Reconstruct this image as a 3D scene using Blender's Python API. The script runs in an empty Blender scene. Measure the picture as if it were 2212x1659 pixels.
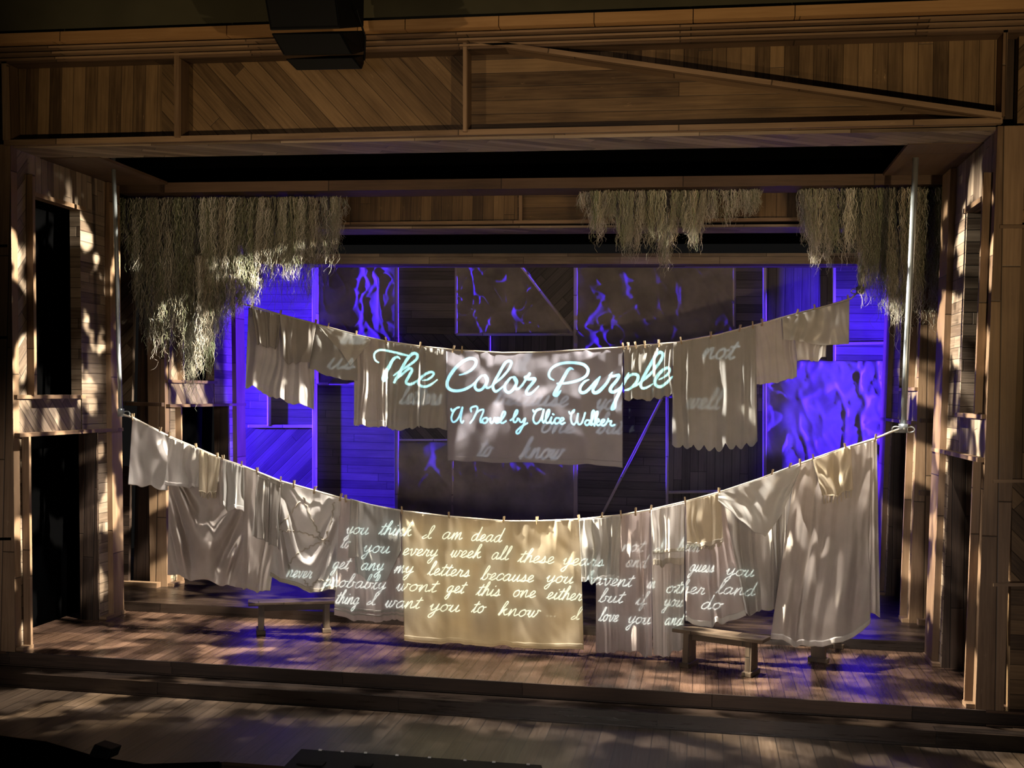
import bpy, math, random
import numpy as np
from mathutils import Vector, Matrix

S = bpy.context.scene
COL = S.collection
random.seed(7)
RNG = np.random.default_rng(11)

# ------------------------------------------------------------------ camera
W, H, FPX = 2212.0, 1659.0, 2500.0
CAM = np.array([2.77, -13.5, 3.41])
_psi = math.atan((1520 - W / 2) / FPX)
_th = math.atan((848 - H / 2) / FPX * math.cos(_psi))
_ro = math.radians(1.05)
_fw = np.array([-math.sin(_psi), math.cos(_psi), 0.0])
_rt = np.array([math.cos(_psi), math.sin(_psi), 0.0])
_up = np.array([0, 0, 1.0])
FWD = _fw * math.cos(_th) + _up * math.sin(_th)
_u2 = -_fw * math.sin(_th) + _up * math.cos(_th)
RT = _rt * math.cos(_ro) + _u2 * math.sin(_ro)
UP = -_rt * math.sin(_ro) + _u2 * math.cos(_ro)
cd = bpy.data.cameras.new('camera')
cam = bpy.data.objects.new('camera', cd)
COL.objects.link(cam)
cam.matrix_world = Matrix(((RT[0], UP[0], -FWD[0], CAM[0]), (RT[1], UP[1], -FWD[1], CAM[1]),
                           (RT[2], UP[2], -FWD[2], CAM[2]), (0, 0, 0, 1)))
cd.sensor_fit = 'HORIZONTAL'
cd.sensor_width = 36.0
cd.lens = 36.0 * FPX / W
cd.clip_end = 200
S.camera = cam
S.view_settings.view_transform = 'Standard'
S.view_settings.look = 'None'
S.view_settings.exposure = 0.0
S.view_settings.gamma = 1.0
S.view_settings.use_curve_mapping = False

def ray(px, py):
    return FWD + RT * ((px - W / 2) / FPX) - UP * ((py - H / 2) / FPX)
def P(px, py, Y):                       # where the line of sight meets the plane y = Y
    d = ray(px, py); return CAM + d * ((Y - CAM[1]) / d[1])
def F(px, py, z=0.0):                   # ... the plane z = const
    d = ray(px, py); return CAM + d * ((z - CAM[2]) / d[2])
def PG(px, py, Y):                      # vectorised P
    px = np.asarray(px, float)[..., None]; py = np.asarray(py, float)[..., None]
    d = FWD + RT * ((px - W / 2) / FPX) - UP * ((py - H / 2) / FPX)
    return CAM + d * ((np.asarray(Y, float)[..., None] - CAM[1]) / d[..., 1:2])

# ------------------------------------------------------------------ light
wd = bpy.data.worlds.new('world'); S.world = wd
wd.use_nodes = True
wd.node_tree.nodes['Background'].inputs[0].default_value = (0.9, 0.85, 0.8, 1)
wd.node_tree.nodes['Background'].inputs[1].default_value = 0.006

def mnode(nt, op, a, b=0.0, c=None):
    n = nt.nodes.new('ShaderNodeMath'); n.operation = op
    for i, v in enumerate((a, b) if c is None else (a, b, c)):
        if isinstance(v, (int, float)): n.inputs[i].default_value = v
        else: nt.links.new(v, n.inputs[i])
    return n.outputs[0]

def spot(name, loc, target, power, color, size, blend=0.3, radius=0.05, gobo=None):
    l = bpy.data.lights.new(name, 'SPOT'); o = bpy.data.objects.new(name, l); COL.objects.link(o)
    o.location = loc
    o.rotation_euler = (Vector(target) - Vector(loc)).to_track_quat('-Z', 'Y').to_euler()
    l.energy = power; l.color = color; l.spot_size = math.radians(size); l.spot_blend = blend
    l.shadow_soft_size = radius
    if gobo:                                           # a foliage breakup gobo in the lantern
        sc, lo, hi, floor_ = gobo
        l.use_nodes = True; nt = l.node_tree; em = nt.nodes['Emission']
        tc = nt.nodes.new('ShaderNodeTexCoord')
        no = nt.nodes.new('ShaderNodeTexNoise'); no.inputs['Scale'].default_value = sc
        no.inputs['Detail'].default_value = 2.0; no.inputs['Roughness'].default_value = 0.45
        nt.links.new(tc.outputs['Normal'], no.inputs['Vector'])
        mr = nt.nodes.new('ShaderNodeMapRange'); mr.interpolation_type = 'SMOOTHSTEP'
        mr.inputs[1].default_value = lo; mr.inputs[2].default_value = hi
        mr.inputs[3].default_value = floor_; mr.inputs[4].default_value = 1.0
        nt.links.new(no.outputs[0], mr.inputs[0])
        nt.links.new(mr.outputs[0], em.inputs['Strength'])
    return o

TUNG = (1.0, 0.73, 0.40)
BLUE = (0.055, 0.015, 1.0)
LEAF = (1.0, 0.91, 0.74)
# warm washes from the balcony and box booms on the wooden header
spot('header_wash_lamp', (6.0, -8.5, 2.4), (2.2, 0, 6.4), 1180, TUNG, 72, 0.7, 0.05)
spot('header_wash_lamp', (-5.2, -8.5, 2.4), (-1.5, 0, 7.1), 800, TUNG, 58, 0.7, 0.05)
# general soft front light on the washing
spot('front_wash_lamp', (1.0, -15.0, 3.2), (0.0, 1.5, 2.6), 900, (1.0, 0.85, 0.74), 44, 0.5, 0.3)
for x_ in (-4.3, 0.0, 4.3):
    spot('front_wash_lamp', (x_ * .8, -15.0, 3.0), (x_, 1.5, 1.25), 1500 if x_ else 700, (1.0, 0.86, 0.77), 21, 0.6, 0.3)
# lanterns with leaf gobos up in the gap behind the first header, throwing across the stage
spot('leaf_lamp', (5.1, 1.10, 6.75), (-5.8, 1.1, 2.0), 34000, LEAF, 43, 0.35, 0.03, (21, 0.53, 0.62, 0.0))
spot('leaf_lamp', (-5.1, 1.10, 6.75), (5.8, 1.2, 2.0), 32000, LEAF, 43, 0.35, 0.03, (19, 0.50, 0.60, 0.0))
# overhead lanterns in the same gap raking straight down the front washing
for x_ in (-4.2, -1.4, 1.4, 4.2):
    spot('overhead_lamp', (x_, 1.0, 6.95), (x_ * 1.05, 1.48, 2.0), 3400, (1.0, 0.92, 0.82), 60, 0.5, 0.04, (11, 0.46, 0.60, 0.05))
# lanterns on the inner edges of the second portal, raking across the rear line and the upstage walls
spot('boom_lamp', (-5.3, 4.05, 5.7), (5.5, 4.55, 2.4), 9500, (1.0, 0.92, 0.80), 24, 0.4, 0.03, (15, 0.47, 0.56, 0.02))
spot('boom_lamp', (5.3, 4.05, 5.7), (-5.5, 4.55, 2.4), 14000, (1.0, 0.92, 0.80), 24, 0.4, 0.03, (15, 0.46, 0.55, 0.02))
# deep violet-blue light raking the back wall from both wings
spot('blue_side_lamp', (-14, 5.7, 3.4), (-4.4, 8.1, 3.0), 75000, BLUE, 40, 0.5, 0.12)
spot('blue_side_lamp', (12.5, 5.0, 3.4), (5.0, 8.1, 3.0), 38000, BLUE, 44, 0.5, 0.12)
for s_ in (-1, 1):                       # two more added close to the wall to brighten only what stands proud
    spot('blue_side_lamp', (14 * s_, 7.72, 3.6), (0, 8.5, 3.9), 120000, BLUE, 17, 0.2, 0.1)
spot('blue_top_lamp', (1.5, 5.6, 6.6), (2.0, 5.0, 0), 120, BLUE, 110, 0.6, 0.2)

# ------------------------------------------------------------------ materials
def new_mat(name):
    m = bpy.data.materials.new(name); m.use_nodes = True
    return m, m.node_tree, m.node_tree.nodes['Principled BSDF']

def rgb(c): return (c[0], c[1], c[2], 1.0)

def wood(name, dark, light, w=0.14, L=2.4, rough=0.55, spec=0.4, wear=0.3, gap=0.05, bump=0.35):
    m, nt, b = new_mat(name)
    N = nt.nodes.new; K = nt.links.new
    uv = N('ShaderNodeUVMap'); uv.uv_map = 'UVMap'
    sp = N('ShaderNodeSeparateXYZ'); K(uv.outputs[0], sp.inputs[0])
    u, v = sp.outputs[0], sp.outputs[1]
    vr = mnode(nt, 'DIVIDE', v, w)
    row = mnode(nt, 'FLOOR', vr)
    fr = mnode(nt, 'FRACT', vr)
    wn = N('ShaderNodeTexWhiteNoise'); wn.noise_dimensions = '1D'; K(row, wn.inputs['W'])
    u2 = mnode(nt, 'DIVIDE', mnode(nt, 'ADD', u, mnode(nt, 'MULTIPLY', wn.outputs[0], 9.0)), L)
    seg = mnode(nt, 'FLOOR', u2); fu = mnode(nt, 'FRACT', u2)
    cb = N('ShaderNodeCombineXYZ'); K(row, cb.inputs[0]); K(seg, cb.inputs[1])
    w2 = N('ShaderNodeTexWhiteNoise'); w2.noise_dimensions = '3D'; K(cb.outputs[0], w2.inputs['Vector'])
    gc = N('ShaderNodeCombineXYZ')
    K(mnode(nt, 'MULTIPLY', u, 1.6), gc.inputs[0]); K(mnode(nt, 'MULTIPLY', v, 34.0), gc.inputs[1])
    K(mnode(nt, 'MULTIPLY', w2.outputs[0], 40.0), gc.inputs[2])
    gn = N('ShaderNodeTexNoise'); gn.inputs['Scale'].default_value = 1.0; gn.inputs['Detail'].default_value = 5
    gn.inputs['Roughness'].default_value = 0.62; K(gc.outputs[0], gn.inputs['Vector'])
    bc = N('ShaderNodeCombineXYZ')
    K(mnode(nt, 'MULTIPLY', u, 0.9), bc.inputs[0]); K(mnode(nt, 'MULTIPLY', v, 2.2), bc.inputs[1])
    bn = N('ShaderNodeTexNoise'); bn.inputs['Scale'].default_value = 1.4; bn.inputs['Detail'].default_value = 4
    K(bc.outputs[0], bn.inputs['Vector'])
    mixf = mnode(nt, 'ADD', mnode(nt, 'ADD', mnode(nt, 'MULTIPLY', w2.outputs[0], 0.55), mnode(nt, 'MULTIPLY', gn.outputs[0], 0.75)),
                 mnode(nt, 'MULTIPLY_ADD', bn.outputs[0], 0.6, -0.52))
    cr = N('ShaderNodeValToRGB'); K(mixf, cr.inputs[0])
    cr.color_ramp.elements[0].position = 0.12; cr.color_ramp.elements[0].color = rgb(dark)
    cr.color_ramp.elements[1].position = 0.95; cr.color_ramp.elements[1].color = rgb(light)
    # paint worn away: pale specks
    sn = N('ShaderNodeTexNoise'); sn.inputs['Scale'].default_value = 1.0; sn.inputs['Detail'].default_value = 8; sn.inputs['Roughness'].default_value = 0.7
    sc = N('ShaderNodeCombineXYZ'); K(mnode(nt, 'MULTIPLY', u, 4.0), sc.inputs[0]); K(mnode(nt, 'MULTIPLY', v, 11.0), sc.inputs[1])
    K(sc.outputs[0], sn.inputs['Vector'])
    sm = N('ShaderNodeMapRange'); sm.inputs[1].default_value = 0.64; sm.inputs[2].default_value = 0.74
    sm.inputs[3].default_value = 0.0; sm.inputs[4].default_value = wear; K(sn.outputs[0], sm.inputs[0])
    mx = N('ShaderNodeMixRGB'); K(sm.outputs[0], mx.inputs[0]); K(cr.outputs[0], mx.inputs[1])
    mx.inputs[2].default_value = (min(1, light[0] * 1.9 + .05), min(1, light[1] * 1.9 + .05), min(1, light[2] * 1.9 + .05), 1)
    e = mnode(nt, 'MINIMUM', fr, mnode(nt, 'SUBTRACT', 1.0, fr))
    e2 = mnode(nt, 'MULTIPLY', mnode(nt, 'MINIMUM', fu, mnode(nt, 'SUBTRACT', 1.0, fu)), L / w)
    ge = N('ShaderNodeMapRange'); ge.inputs[1].default_value = 0.0; ge.inputs[2].default_value = gap
    ge.inputs[3].default_value = 0.12; ge.inputs[4].default_value = 1.0; K(mnode(nt, 'MINIMUM', e, e2), ge.inputs[0])
    m2 = N('ShaderNodeMixRGB'); m2.blend_type = 'MULTIPLY'; m2.inputs[0].default_value = 1.0
    K(mx.outputs[0], m2.inputs[1]); K(ge.outputs[0], m2.inputs[2])
    K(m2.outputs[0], b.inputs['Base Color'])
    b.inputs['Roughness'].default_value = rough
    b.inputs['Specular IOR Level'].default_value = spec
    K(mnode(nt, 'MULTIPLY_ADD', gn.outputs[0], 0.35, rough - 0.17), b.inputs['Roughness'])
    bp = N('ShaderNodeBump'); bp.inputs['Strength'].default_value = bump; bp.inputs['Distance'].default_value = 0.01
    K(mnode(nt, 'ADD', mnode(nt, 'MULTIPLY', gn.outputs[0], 0.5), ge.outputs[0]), bp.inputs['Height'])
    K(bp.outputs[0], b.inputs['Normal'])
    return m

def plain(name, col, rough=0.6, spec=0.3, metal=0.0, noise=0.0, nscale=6.0):
    m, nt, b = new_mat(name)
    b.inputs['Roughness'].default_value = rough; b.inputs['Specular IOR Level'].default_value = spec
    b.inputs['Metallic'].default_value = metal
    if noise:
        tc = nt.nodes.new('ShaderNodeTexCoord'); n = nt.nodes.new('ShaderNodeTexNoise')
        n.inputs['Scale'].default_value = nscale; n.inputs['Detail'].default_value = 5
        nt.links.new(tc.outputs['Object'], n.inputs['Vector'])
        cr = nt.nodes.new('ShaderNodeValToRGB'); nt.links.new(n.outputs[0], cr.inputs[0])
        cr.color_ramp.elements[0].position = 0.3; cr.color_ramp.elements[1].position = 0.7
        cr.color_ramp.elements[0].color = rgb([c * (1 - noise) for c in col])
        cr.color_ramp.elements[1].color = rgb([min(1, c * (1 + noise)) for c in col])
        nt.links.new(cr.outputs[0], b.inputs['Base Color'])
    else:
        b.inputs['Base Color'].default_value = rgb(col)
    return m

def cloth_mat(name, col, trans=0.22, rough=0.5, var=0.10, spec=0.35):
    m, nt, b = new_mat(name)
    N = nt.nodes.new; K = nt.links.new
    tc = N('ShaderNodeTexCoord'); n = N('ShaderNodeTexNoise'); n.inputs['Scale'].default_value = 2.6; n.inputs['Detail'].default_value = 4
    K(tc.outputs['Object'], n.inputs['Vector'])
    cr = N('ShaderNodeValToRGB'); K(n.outputs[0], cr.inputs[0])
    cr.color_ramp.elements[0].position = 0.3; cr.color_ramp.elements[1].position = 0.72
    cr.color_ramp.elements[0].color = rgb([c * (1 - var) for c in col]); cr.color_ramp.elements[1].color = rgb([min(1, c * (1 + var)) for c in col])
    K(cr.outputs[0], b.inputs['Base Color'])
    b.inputs['Roughness'].default_value = rough; b.inputs['Specular IOR Level'].default_value = spec
    b.inputs['Sheen Weight'].default_value = 0.12
    n2 = N('ShaderNodeTexNoise'); n2.inputs['Scale'].default_value = 38; n2.inputs['Detail'].default_value = 3
    K(tc.outputs['Object'], n2.inputs['Vector'])
    bp = N('ShaderNodeBump'); bp.inputs['Strength'].default_value = 0.12; bp.inputs['Distance'].default_value = 0.01
    K(n2.outputs[0], bp.inputs['Height']); K(bp.outputs[0], b.inputs['Normal'])
    tr = N('ShaderNodeBsdfTranslucent'); K(cr.outputs[0], tr.inputs[0])
    mix = N('ShaderNodeMixShader'); mix.inputs[0].default_value = trans
    K(b.outputs[0], mix.inputs[1]); K(tr.outputs[0], mix.inputs[2])
    K(mix.outputs[0], nt.nodes['Material Output'].inputs['Surface'])
    return m

M = {
    'header': wood('header_planks', (.055, .030, .013), (.30, .185, .088), 0.165, 7.5, .55, .35, .55, .035),
    'side': wood('side_planks', (.095, .064, .043), (.40, .31, .225), 0.145, 1.7, .55, .35, .4),
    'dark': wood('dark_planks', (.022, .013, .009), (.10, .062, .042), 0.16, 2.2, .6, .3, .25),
    'platform': wood('platform_boards', (.012, .008, .006), (.050, .032, .022), 0.16, 3.0, .30, .5, .1, .05, .06),
    'trim': wood('trim_wood', (.11, .064, .036), (.34, .22, .13), 3.0, 2.6, .5, .35, .3, .004),
    'trimdark': wood('trim_dark_wood', (.045, .026, .016), (.15, .09, .055), 3.0, 2.6, .55, .3, .25, .004),
    'cornice': wood('cornice_wood', (.30, .16, .065), (.52, .30, .13), 5.0, 9.0, .45, .4, .0, .002),
    'floor': wood('stage_boards', (.050, .028, .019), (.145, .085, .056), 0.15, 3.2, .28, .5, .25, .05, .06),
    'apron': wood('apron_boards', (.034, .022, .014), (.100, .067, .043), 0.19, 3.0, .36, .5, .12, .05, .08),
    'back': wood('back_boards', (.045, .040, .040), (.15, .135, .128), 0.15, 3.0, .6, .3, .2),
    'backtrim': wood('back_trim_wood', (.26, .22, .20), (.48, .42, .38), 3.0, 3.0, .5, .35, .2, .004),
    'canvas': plain('back_canvas', (.20, .18, .17), .7, .2, 0, .3, 2.2),
    'black': plain('black_masking', (.0012, .0012, .0013), 1.0, .0),
    'olive': plain('house_plaster', (.055, .050, .030), .8, .2, 0, .15, 1.5),
    'steel': plain('pipe_steel', (.42, .46, .48), .35, .5, .7),
    'speaker': plain('speaker_black', (.003, .003, .0035), .6, .15, 0, .2, 20),
    'grille': plain('speaker_grille', (.006, .006, .0065), .7, .2),
    'rope': plain('rope_cotton', (.66, .60, .50), .8, .2, 0, .15, 60),
    'pin': plain('pin_wood', (.42, .31, .19), .6, .3, 0, .2, 30),
    'spring': plain('pin_spring', (.3, .3, .3), .35, .5, .9),
    'bench': wood('bench_wood', (.040, .027, .018), (.17, .12, .08), 0.20, 2.0, .45, .4, .35),
    'glow': plain('marker_dot', (.8, .8, .8), .5, .3),
    'candle': plain('candle_wax', (.86, .78, .55), .5, .4),
    'wick': plain('candle_wick', (.03, .03, .03), .9, .1),
    'white': cloth_mat('cloth_white', (.70, .66, .62)),
    'beige': cloth_mat('cloth_beige', (.60, .535, .48)),
    'cream': cloth_mat('cloth_cream', (.66, .57, .42)),
    'grey': cloth_mat('cloth_grey', (.44, .43, .405), .18),
    'taupe': cloth_mat('cloth_taupe', (.42, .385, .345), .18),
    'rose': cloth_mat('cloth_rose', (.58, .49, .46)),
    'silk': cloth_mat('cloth_silk', (.62, .60, .56), .25, .3, .08, .6),
    'lace': cloth_mat('cloth_lace', (.55, .49, .40), .3, .6, .3),
    'violet': cloth_mat('cloth_violet_grey', (.40, .385, .45), .2, .4),
}
gm, gnt, gb = new_mat('jar_glass')
gb.inputs['Transmission Weight'].default_value = 1.0; gb.inputs['Roughness'].default_value = 0.05; gb.inputs['Base Color'].default_value = (.95, 1, .97, 1)
M['glass'] = gm
mm, mnt, mb = new_mat('moss')
at = mnt.nodes.new('ShaderNodeAttribute'); at.attribute_name = 'tint'
mnt.links.new(at.outputs['Color'], mb.inputs['Base Color']); mb.inputs['Roughness'].default_value = .85; mb.inputs['Specular IOR Level'].default_value = .15
M['moss'] = mm

# ------------------------------------------------------------------ mesh helpers
class MB:
    def __init__(s): s.v = []; s.f = []; s.uv = []
    def face(s, pts, g):
        pts = [np.asarray(p, float) for p in pts]
        n = np.cross(pts[1] - pts[0], pts[2] - pts[0]); l = np.linalg.norm(n)
        n = n / l if l > 1e-12 else np.array([0, 0, 1.0])
        g = np.asarray(g, float); e1 = g - n * (g @ n)
        if np.linalg.norm(e1) < 0.15:
            for a in ((1, 0, 0), (0, 0, 1), (0, 1, 0)):
                e1 = np.array(a, float) - n * n[('xyz'.index('x') if a[0] else 1 if a[1] else 2)]
                if np.linalg.norm(e1) > 0.3: break
        e1 = e1 / np.linalg.norm(e1); e2 = np.cross(n, e1)
        i = len(s.v); s.v += [tuple(p) for p in pts]; s.f.append(tuple(range(i, i + len(pts))))
        s.uv += [(p @ e1, p @ e2) for p in pts]
    def prism(s, front, vec, g):          # front polygon (counter-clockwise towards viewer) swept along vec
        fr = [np.asarray(p, float) for p in front]; vec = np.asarray(vec, float)
        bk = [p + vec for p in fr]; n = len(fr)
        s.face(fr, g); s.face(bk[::-1], g)
        for i in range(n):
            j = (i + 1) % n; s.face([fr[j], fr[i], bk[i], bk[j]], g)
        return s
    def box(s, a, b, g=(1, 0, 0)):
        x0, y0, z0 = np.minimum(a, b); x1, y1, z1 = np.maximum(a, b)
        return s.prism([(x0, y0, z0), (x1, y0, z0), (x1, y0, z1), (x0, y0, z1)], (0, y1 - y0, 0), g)
    def tube(s, pts, r, n=8, cap=True):
        pts = [np.asarray(p, float) for p in pts]
        rr = r if hasattr(r, '__len__') else [r] * len(pts)
        rings = []
        for i, p in enumerate(pts):
            t = pts[min(i + 1, len(pts) - 1)] - pts[max(i - 1, 0)]; t /= max(np.linalg.norm(t), 1e-9)
            a = np.cross(t, (0, 1, 0.05)); a /= max(np.linalg.norm(a), 1e-9); b = np.cross(t, a)
            rings.append([p + rr[i] * (a * math.cos(2 * math.pi * k / n) + b * math.sin(2 * math.pi * k / n)) for k in range(n)])
        for i in range(len(rings) - 1):
            for k in range(n):
                q = (k + 1) % n
                s.face([rings[i][k], rings[i][q], rings[i + 1][q], rings[i + 1][k]], pts[i + 1] - pts[i])
        if cap:
            s.face(rings[0][::-1], (1, 0, 0)); s.face(rings[-1], (1, 0, 0))
        return s
    def build(s, name, mat, parent=None, smooth=False, bevel=0.0):
        me = bpy.data.meshes.new(name); me.from_pydata(s.v, [], s.f)
        ul = me.uv_layers.new(name='UVMap'); ul.data.foreach_set('uv', np.array(s.uv, np.float32).ravel())
        me.materials.append(mat)
        o = bpy.data.objects.new(name, me); COL.objects.link(o)
        if smooth or bevel:
            import bmesh
            bm = bmesh.new(); bm.from_mesh(me); bmesh.ops.remove_doubles(bm, verts=bm.verts, dist=1e-5); bm.to_mesh(me); bm.free()
        if smooth: me.shade_smooth()
        if bevel:
            md = o.modifiers.new('edge', 'BEVEL'); md.width = bevel; md.segments = 2; md.limit_method = 'ANGLE'
        if parent is not None: adopt(o, parent)
        return o

def adopt(o, parent):
    o.parent = parent
    o.matrix_parent_inverse = Matrix.Translation(parent.location).inverted()

def tag(o, label, cat, group=None, kind=None):
    o['label'] = label; o['category'] = cat
    if group: o['group'] = group
    if kind: o['kind'] = kind
    return o

def empty(name, loc, label=None, cat=None, group=None, kind=None):
    o = bpy.data.objects.new(name, None); COL.objects.link(o); o.location = tuple(loc); o.empty_display_size = .1
    if label: tag(o, label, cat, group, kind)
    elif kind: o['kind'] = kind
    return o

def struct(o, label=None, cat=None):
    o['kind'] = 'structure'
    if label: o['label'] = label; o['category'] = cat
    return o

def quad(pxs, Y):
    return [P(x, y, Y) for x, y in pxs]

GX, GZ, GY = (1, 0, 0), (0, 0, 1), (0, 1, 0)

# ------------------------------------------------------------------ floors
fl = MB().prism([(-9, 0, -.03), (9, 0, -.03), (9, 0, 0), (-9, 0, 0)], (0, 9, 0), GY).build('floor_stage', M['floor'])
struct(fl, 'reddish brown stage floor of boards running upstage', 'floor')
nose = MB().box((-5.9, -.03, -.055), (5.9, .0, 0.0), GX).box((-9, .0, -.34), (9, .06, -.03), GX).build('trim_1', M['dark'])
struct(nose, 'dark front edge and riser of the raised stage', 'step')
st = MB().box((-7.5, -.36, -.34), (7.5, -.0, -.17), GX).build('trim_2', M['platform']); struct(st, 'low dark wooden step running along the stage front', 'step')
pl = MB().box((-8.5, 2.85, .0), (8.5, 8.6, .14), GX).build('floor_platform', M['platform']); struct(pl, 'dark raised platform at the back of the stage', 'floor')
# apron with curved outer edge over the pit
edge = [(0, 1597), (100, 1610), (200, 1640), (310, 1659)]
ep = [F(x, y, -.34) for x, y in edge]
front = [(-9, -1.2, -.34), (-6, -1.62, -.34)] + [tuple(p) for p in ep] + [(-1.9, -2.5, -.34), (1.6, -2.5, -.34), (9, -2.2, -.34), (9, 0, -.34), (-9, 0, -.34)]
ap = MB().prism(front, (0, 0, -.08), GY).build('floor_apron', M['apron']); struct(ap, 'dark brown boarded apron floor in front of the stage', 'floor')
pit = MB().box((-12, -9, -2.1), (12, -2.0, -2.0)).build('floor_pit', M['black']); struct(pit, 'black orchestra pit floor', 'floor')
rail = MB()
pts = [(-9, -1.3), (-6, -1.70)] + [(p[0], p[1]) for p in ep] + [(-1.9, -2.62)]
for a, b in zip(pts[:-1], pts[1:]):
    rail.prism([(a[0], a[1], -.5), (b[0], b[1], -.5), (b[0], b[1], -.30), (a[0], a[1], -.30)], (0, -.45, 0), GX)
struct(rail.build('trim_3', M['black']), 'black curved edge of the orchestra pit at bottom left', 'rail')

# ------------------------------------------------------------------ proscenium header
hd = empty('wall_front', (0, 0, 6.5)); struct(hd, 'wooden proscenium header of planks set in different directions', 'wall')
def panel(name, px, Y, th, g, mat, parent):
    return MB().prism(quad(px, Y), (0, th, 0), g).build(name, mat, parent)
panel('plank_panel', [(12, 303), (350, 296), (350, 60), (8, 70)], .21, .06, GZ, M['header'], hd)
panel('plank_panel', [(350, 296), (1000, 286), (1000, 40), (350, 60)], .21, .06, (1, 0, -1.05), M['header'], hd)
panel('plank_panel', [(1000, 286), (2166, 258), (2166, 245), (1006, 80)], .21, .06, GX, M['header'], hd)
panel('plank_panel', [(1006, 80), (2166, 245), (2172, -20), (1000, 40)], .21, .06, GZ, M['header'], hd)
panel('post', [(376, 296), (386, 296), (386, 60), (376, 60)], -.08, .32, GZ, M['trim'], hd)
panel('post', [(1000, 284), (1008, 284), (1008, 60), (1000, 60)], -.08, .32, GZ, M['trim'], hd)
panel('post', [(2163, 250), (2172, 250), (2180, -20), (2170, -20)], -.06, .25, GZ, M['trim'], hd)
panel('post', [(6, 303), (18, 303), (12, 70), (2, 70)], -.06, .25, GZ, M['trim'], hd)
panel('diagonal_beam', [(1012, 90), (2164, 255), (2164, 243), (1012, 80)], -.10, .34, (1, 0, -.145), M['trim'], hd)
a, b = P(8, 314, -.03), P(2166, 266, -.03); c_, d_ = P(2166, 254, -.03), P(8, 302, -.03)
MB().prism([a, b, c_, d_], (0, .12, 0), GX).build('lintel', M['trim'], hd)
MB().box((-6.05, .08, 6.43), (6.0, .78, 6.47), (1, 0.6, 0)).build('soffit', M['side'], hd)

# cornice and house wall above
cn = empty('trim_4', (0, -.3, 7.5)); struct(cn, 'stepped wooden cornice above the proscenium', 'cornice')
for k, (z0, z1, y0) in enumerate(((7.505, 7.53, -.10), (7.55, 7.575, -.18), (7.595, 7.62, -.26))):
    MB().box((-10, y0, z0), (10, .2, z1), GX).build('moulding', M['trim'], cn)
MB().box((-10, -.06, 7.48), (10, .2, 7.66), GX).build('backing', M['trimdark'], cn)
seams = [-400, 130, 490, 875, 1077, 1283, 1497, 1717, 2400]
for x0, x1 in zip(seams[:-1], seams[1:]):
    xa, xb = P(x0, 60, -.35)[0] + .004, P(x1, 40, -.35)[0] - .004
    MB().box((xa, -.35, 7.645), (xb, .1, 7.765), GX).build('cornice_board', M['cornice'], cn)
struct(MB().box((-12, -.25, 7.75), (12, .3, 12)).build('wall_upper', M['olive']), 'dark olive house wall above the cornice', 'wall')
# masking above and behind the stage
struct(MB().box((-14, .3, 8.6), (14, 9.5, 8.7)).build('ceiling', M['black']), 'black void over the stage', 'ceiling')
struct(MB().box((-12, 2.45, 6.62), (12, 2.55, 8.6)).build('wall_border', M['black']), 'black masking border behind the first portal', 'drape')
struct(MB().box((-12, 6.75, 6.05), (12, 6.85, 8.6)).build('wall_border_rear', M['black']), 'black masking border behind the second portal', 'drape')

# ------------------------------------------------------------------ side walls
def XL(z): return -5.81 - .034 * z
def XR(z): return 5.81 + .022 * z
def wbox(side, y0, y1, z0, z1, a, b, g=GZ, mb=None):
    # a slab of a side wall: y and z range, a..b measured from the wall face towards the stage
    X = (lambda z, t: XL(z) + t) if side < 0 else (lambda z, t: XR(z) - t)
    lo, hi = (min(a, b), max(a, b))
    f = [(X(z0, lo), y0, z0), (X(z0, hi), y0, z0), (X(z1, hi), y0, z1), (X(z1, lo), y0, z1)]
    if side > 0: f = [f[1], f[0], f[3], f[2]]
    mb = mb or MB()
    return mb.prism(f, (0, y1 - y0, 0), g)

def side_wall(name, label, side, yF, fin, o0, o1, pE, yE, zt, zo, r1, r2, lo0, lo1, base, m='side'):
    w = empty(name, (side * 5.85, yF, base)); struct(w, label, 'wall')
    def part(n, args, mat, g=GZ): return wbox(side, *args, g).build(n, M[mat], w)
    dg = (0, 1, 1) if side < 0 else (0, 1, -1)
    part('front_post', (yF, yF + .14, base, zt, -.28, 0.015), 'trim')
    part('plank_panel', (yF + .14, fin + .06, r1, zt, -.12, 0), m, dg)
    part('fin', (fin, fin + .06, r1, zo + .2, 0, .10), 'trim')
    part('plank_panel', (fin + .06, yE, zo, zt, -.12, 0), m, GZ)
    part('lintel_strip', (fin + .06, o1 + .1, zo - .06, zo, -.12, .03), 'trim', GY)
    part('plank_panel', (o1, pE, r2, zo, -.16, 0), m, GY)
    part('rear_post', (pE, yE, base, zt - .05, -.16, .08), 'trim')
    part('rail', (yF + .03, o1, r1 - .05, r1, -.12, .06), 'trim', GY)
    part('plank_panel', (yF + .14, o1 - .03, r2, r1 - .05, -.12, 0), m, (0, 1, -1) if side < 0 else (0, .15, 1))
    part('rail', (yF + .03, yE + .02, r2 - .05, r2, -.12, .09), 'trim', GY)
    part('plank_panel', (yF + .14, lo0, base, r2 - .05, -.12, 0), m, GY)
    part('fin', (lo0, lo0 + .05, base, r2 - .05, -.02, .10), 'trim')
    part('plank_panel', (lo1, pE, base, r2 - .05, -.28, 0), m, GY)
    part('reveal', (lo1 - .025, lo1, base, r2 - .05, -.29, -.012), 'dark')  # thin dark facing added in place of shade on this return
    part('sill', (yF + .02, lo0 + .05, base, base + .05, 0, .11), 'trim', GY)
    part('sill', (lo1, yE, base, base + .05, 0, .10), 'trim', GY)
    part('ceiling_strip', (yF + .7, yE, zt - .04, zt, 0, .85), 'trimdark', GY)
    return w
z_ = lambda px, py, Y: P(px, py, Y)[2]
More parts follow.
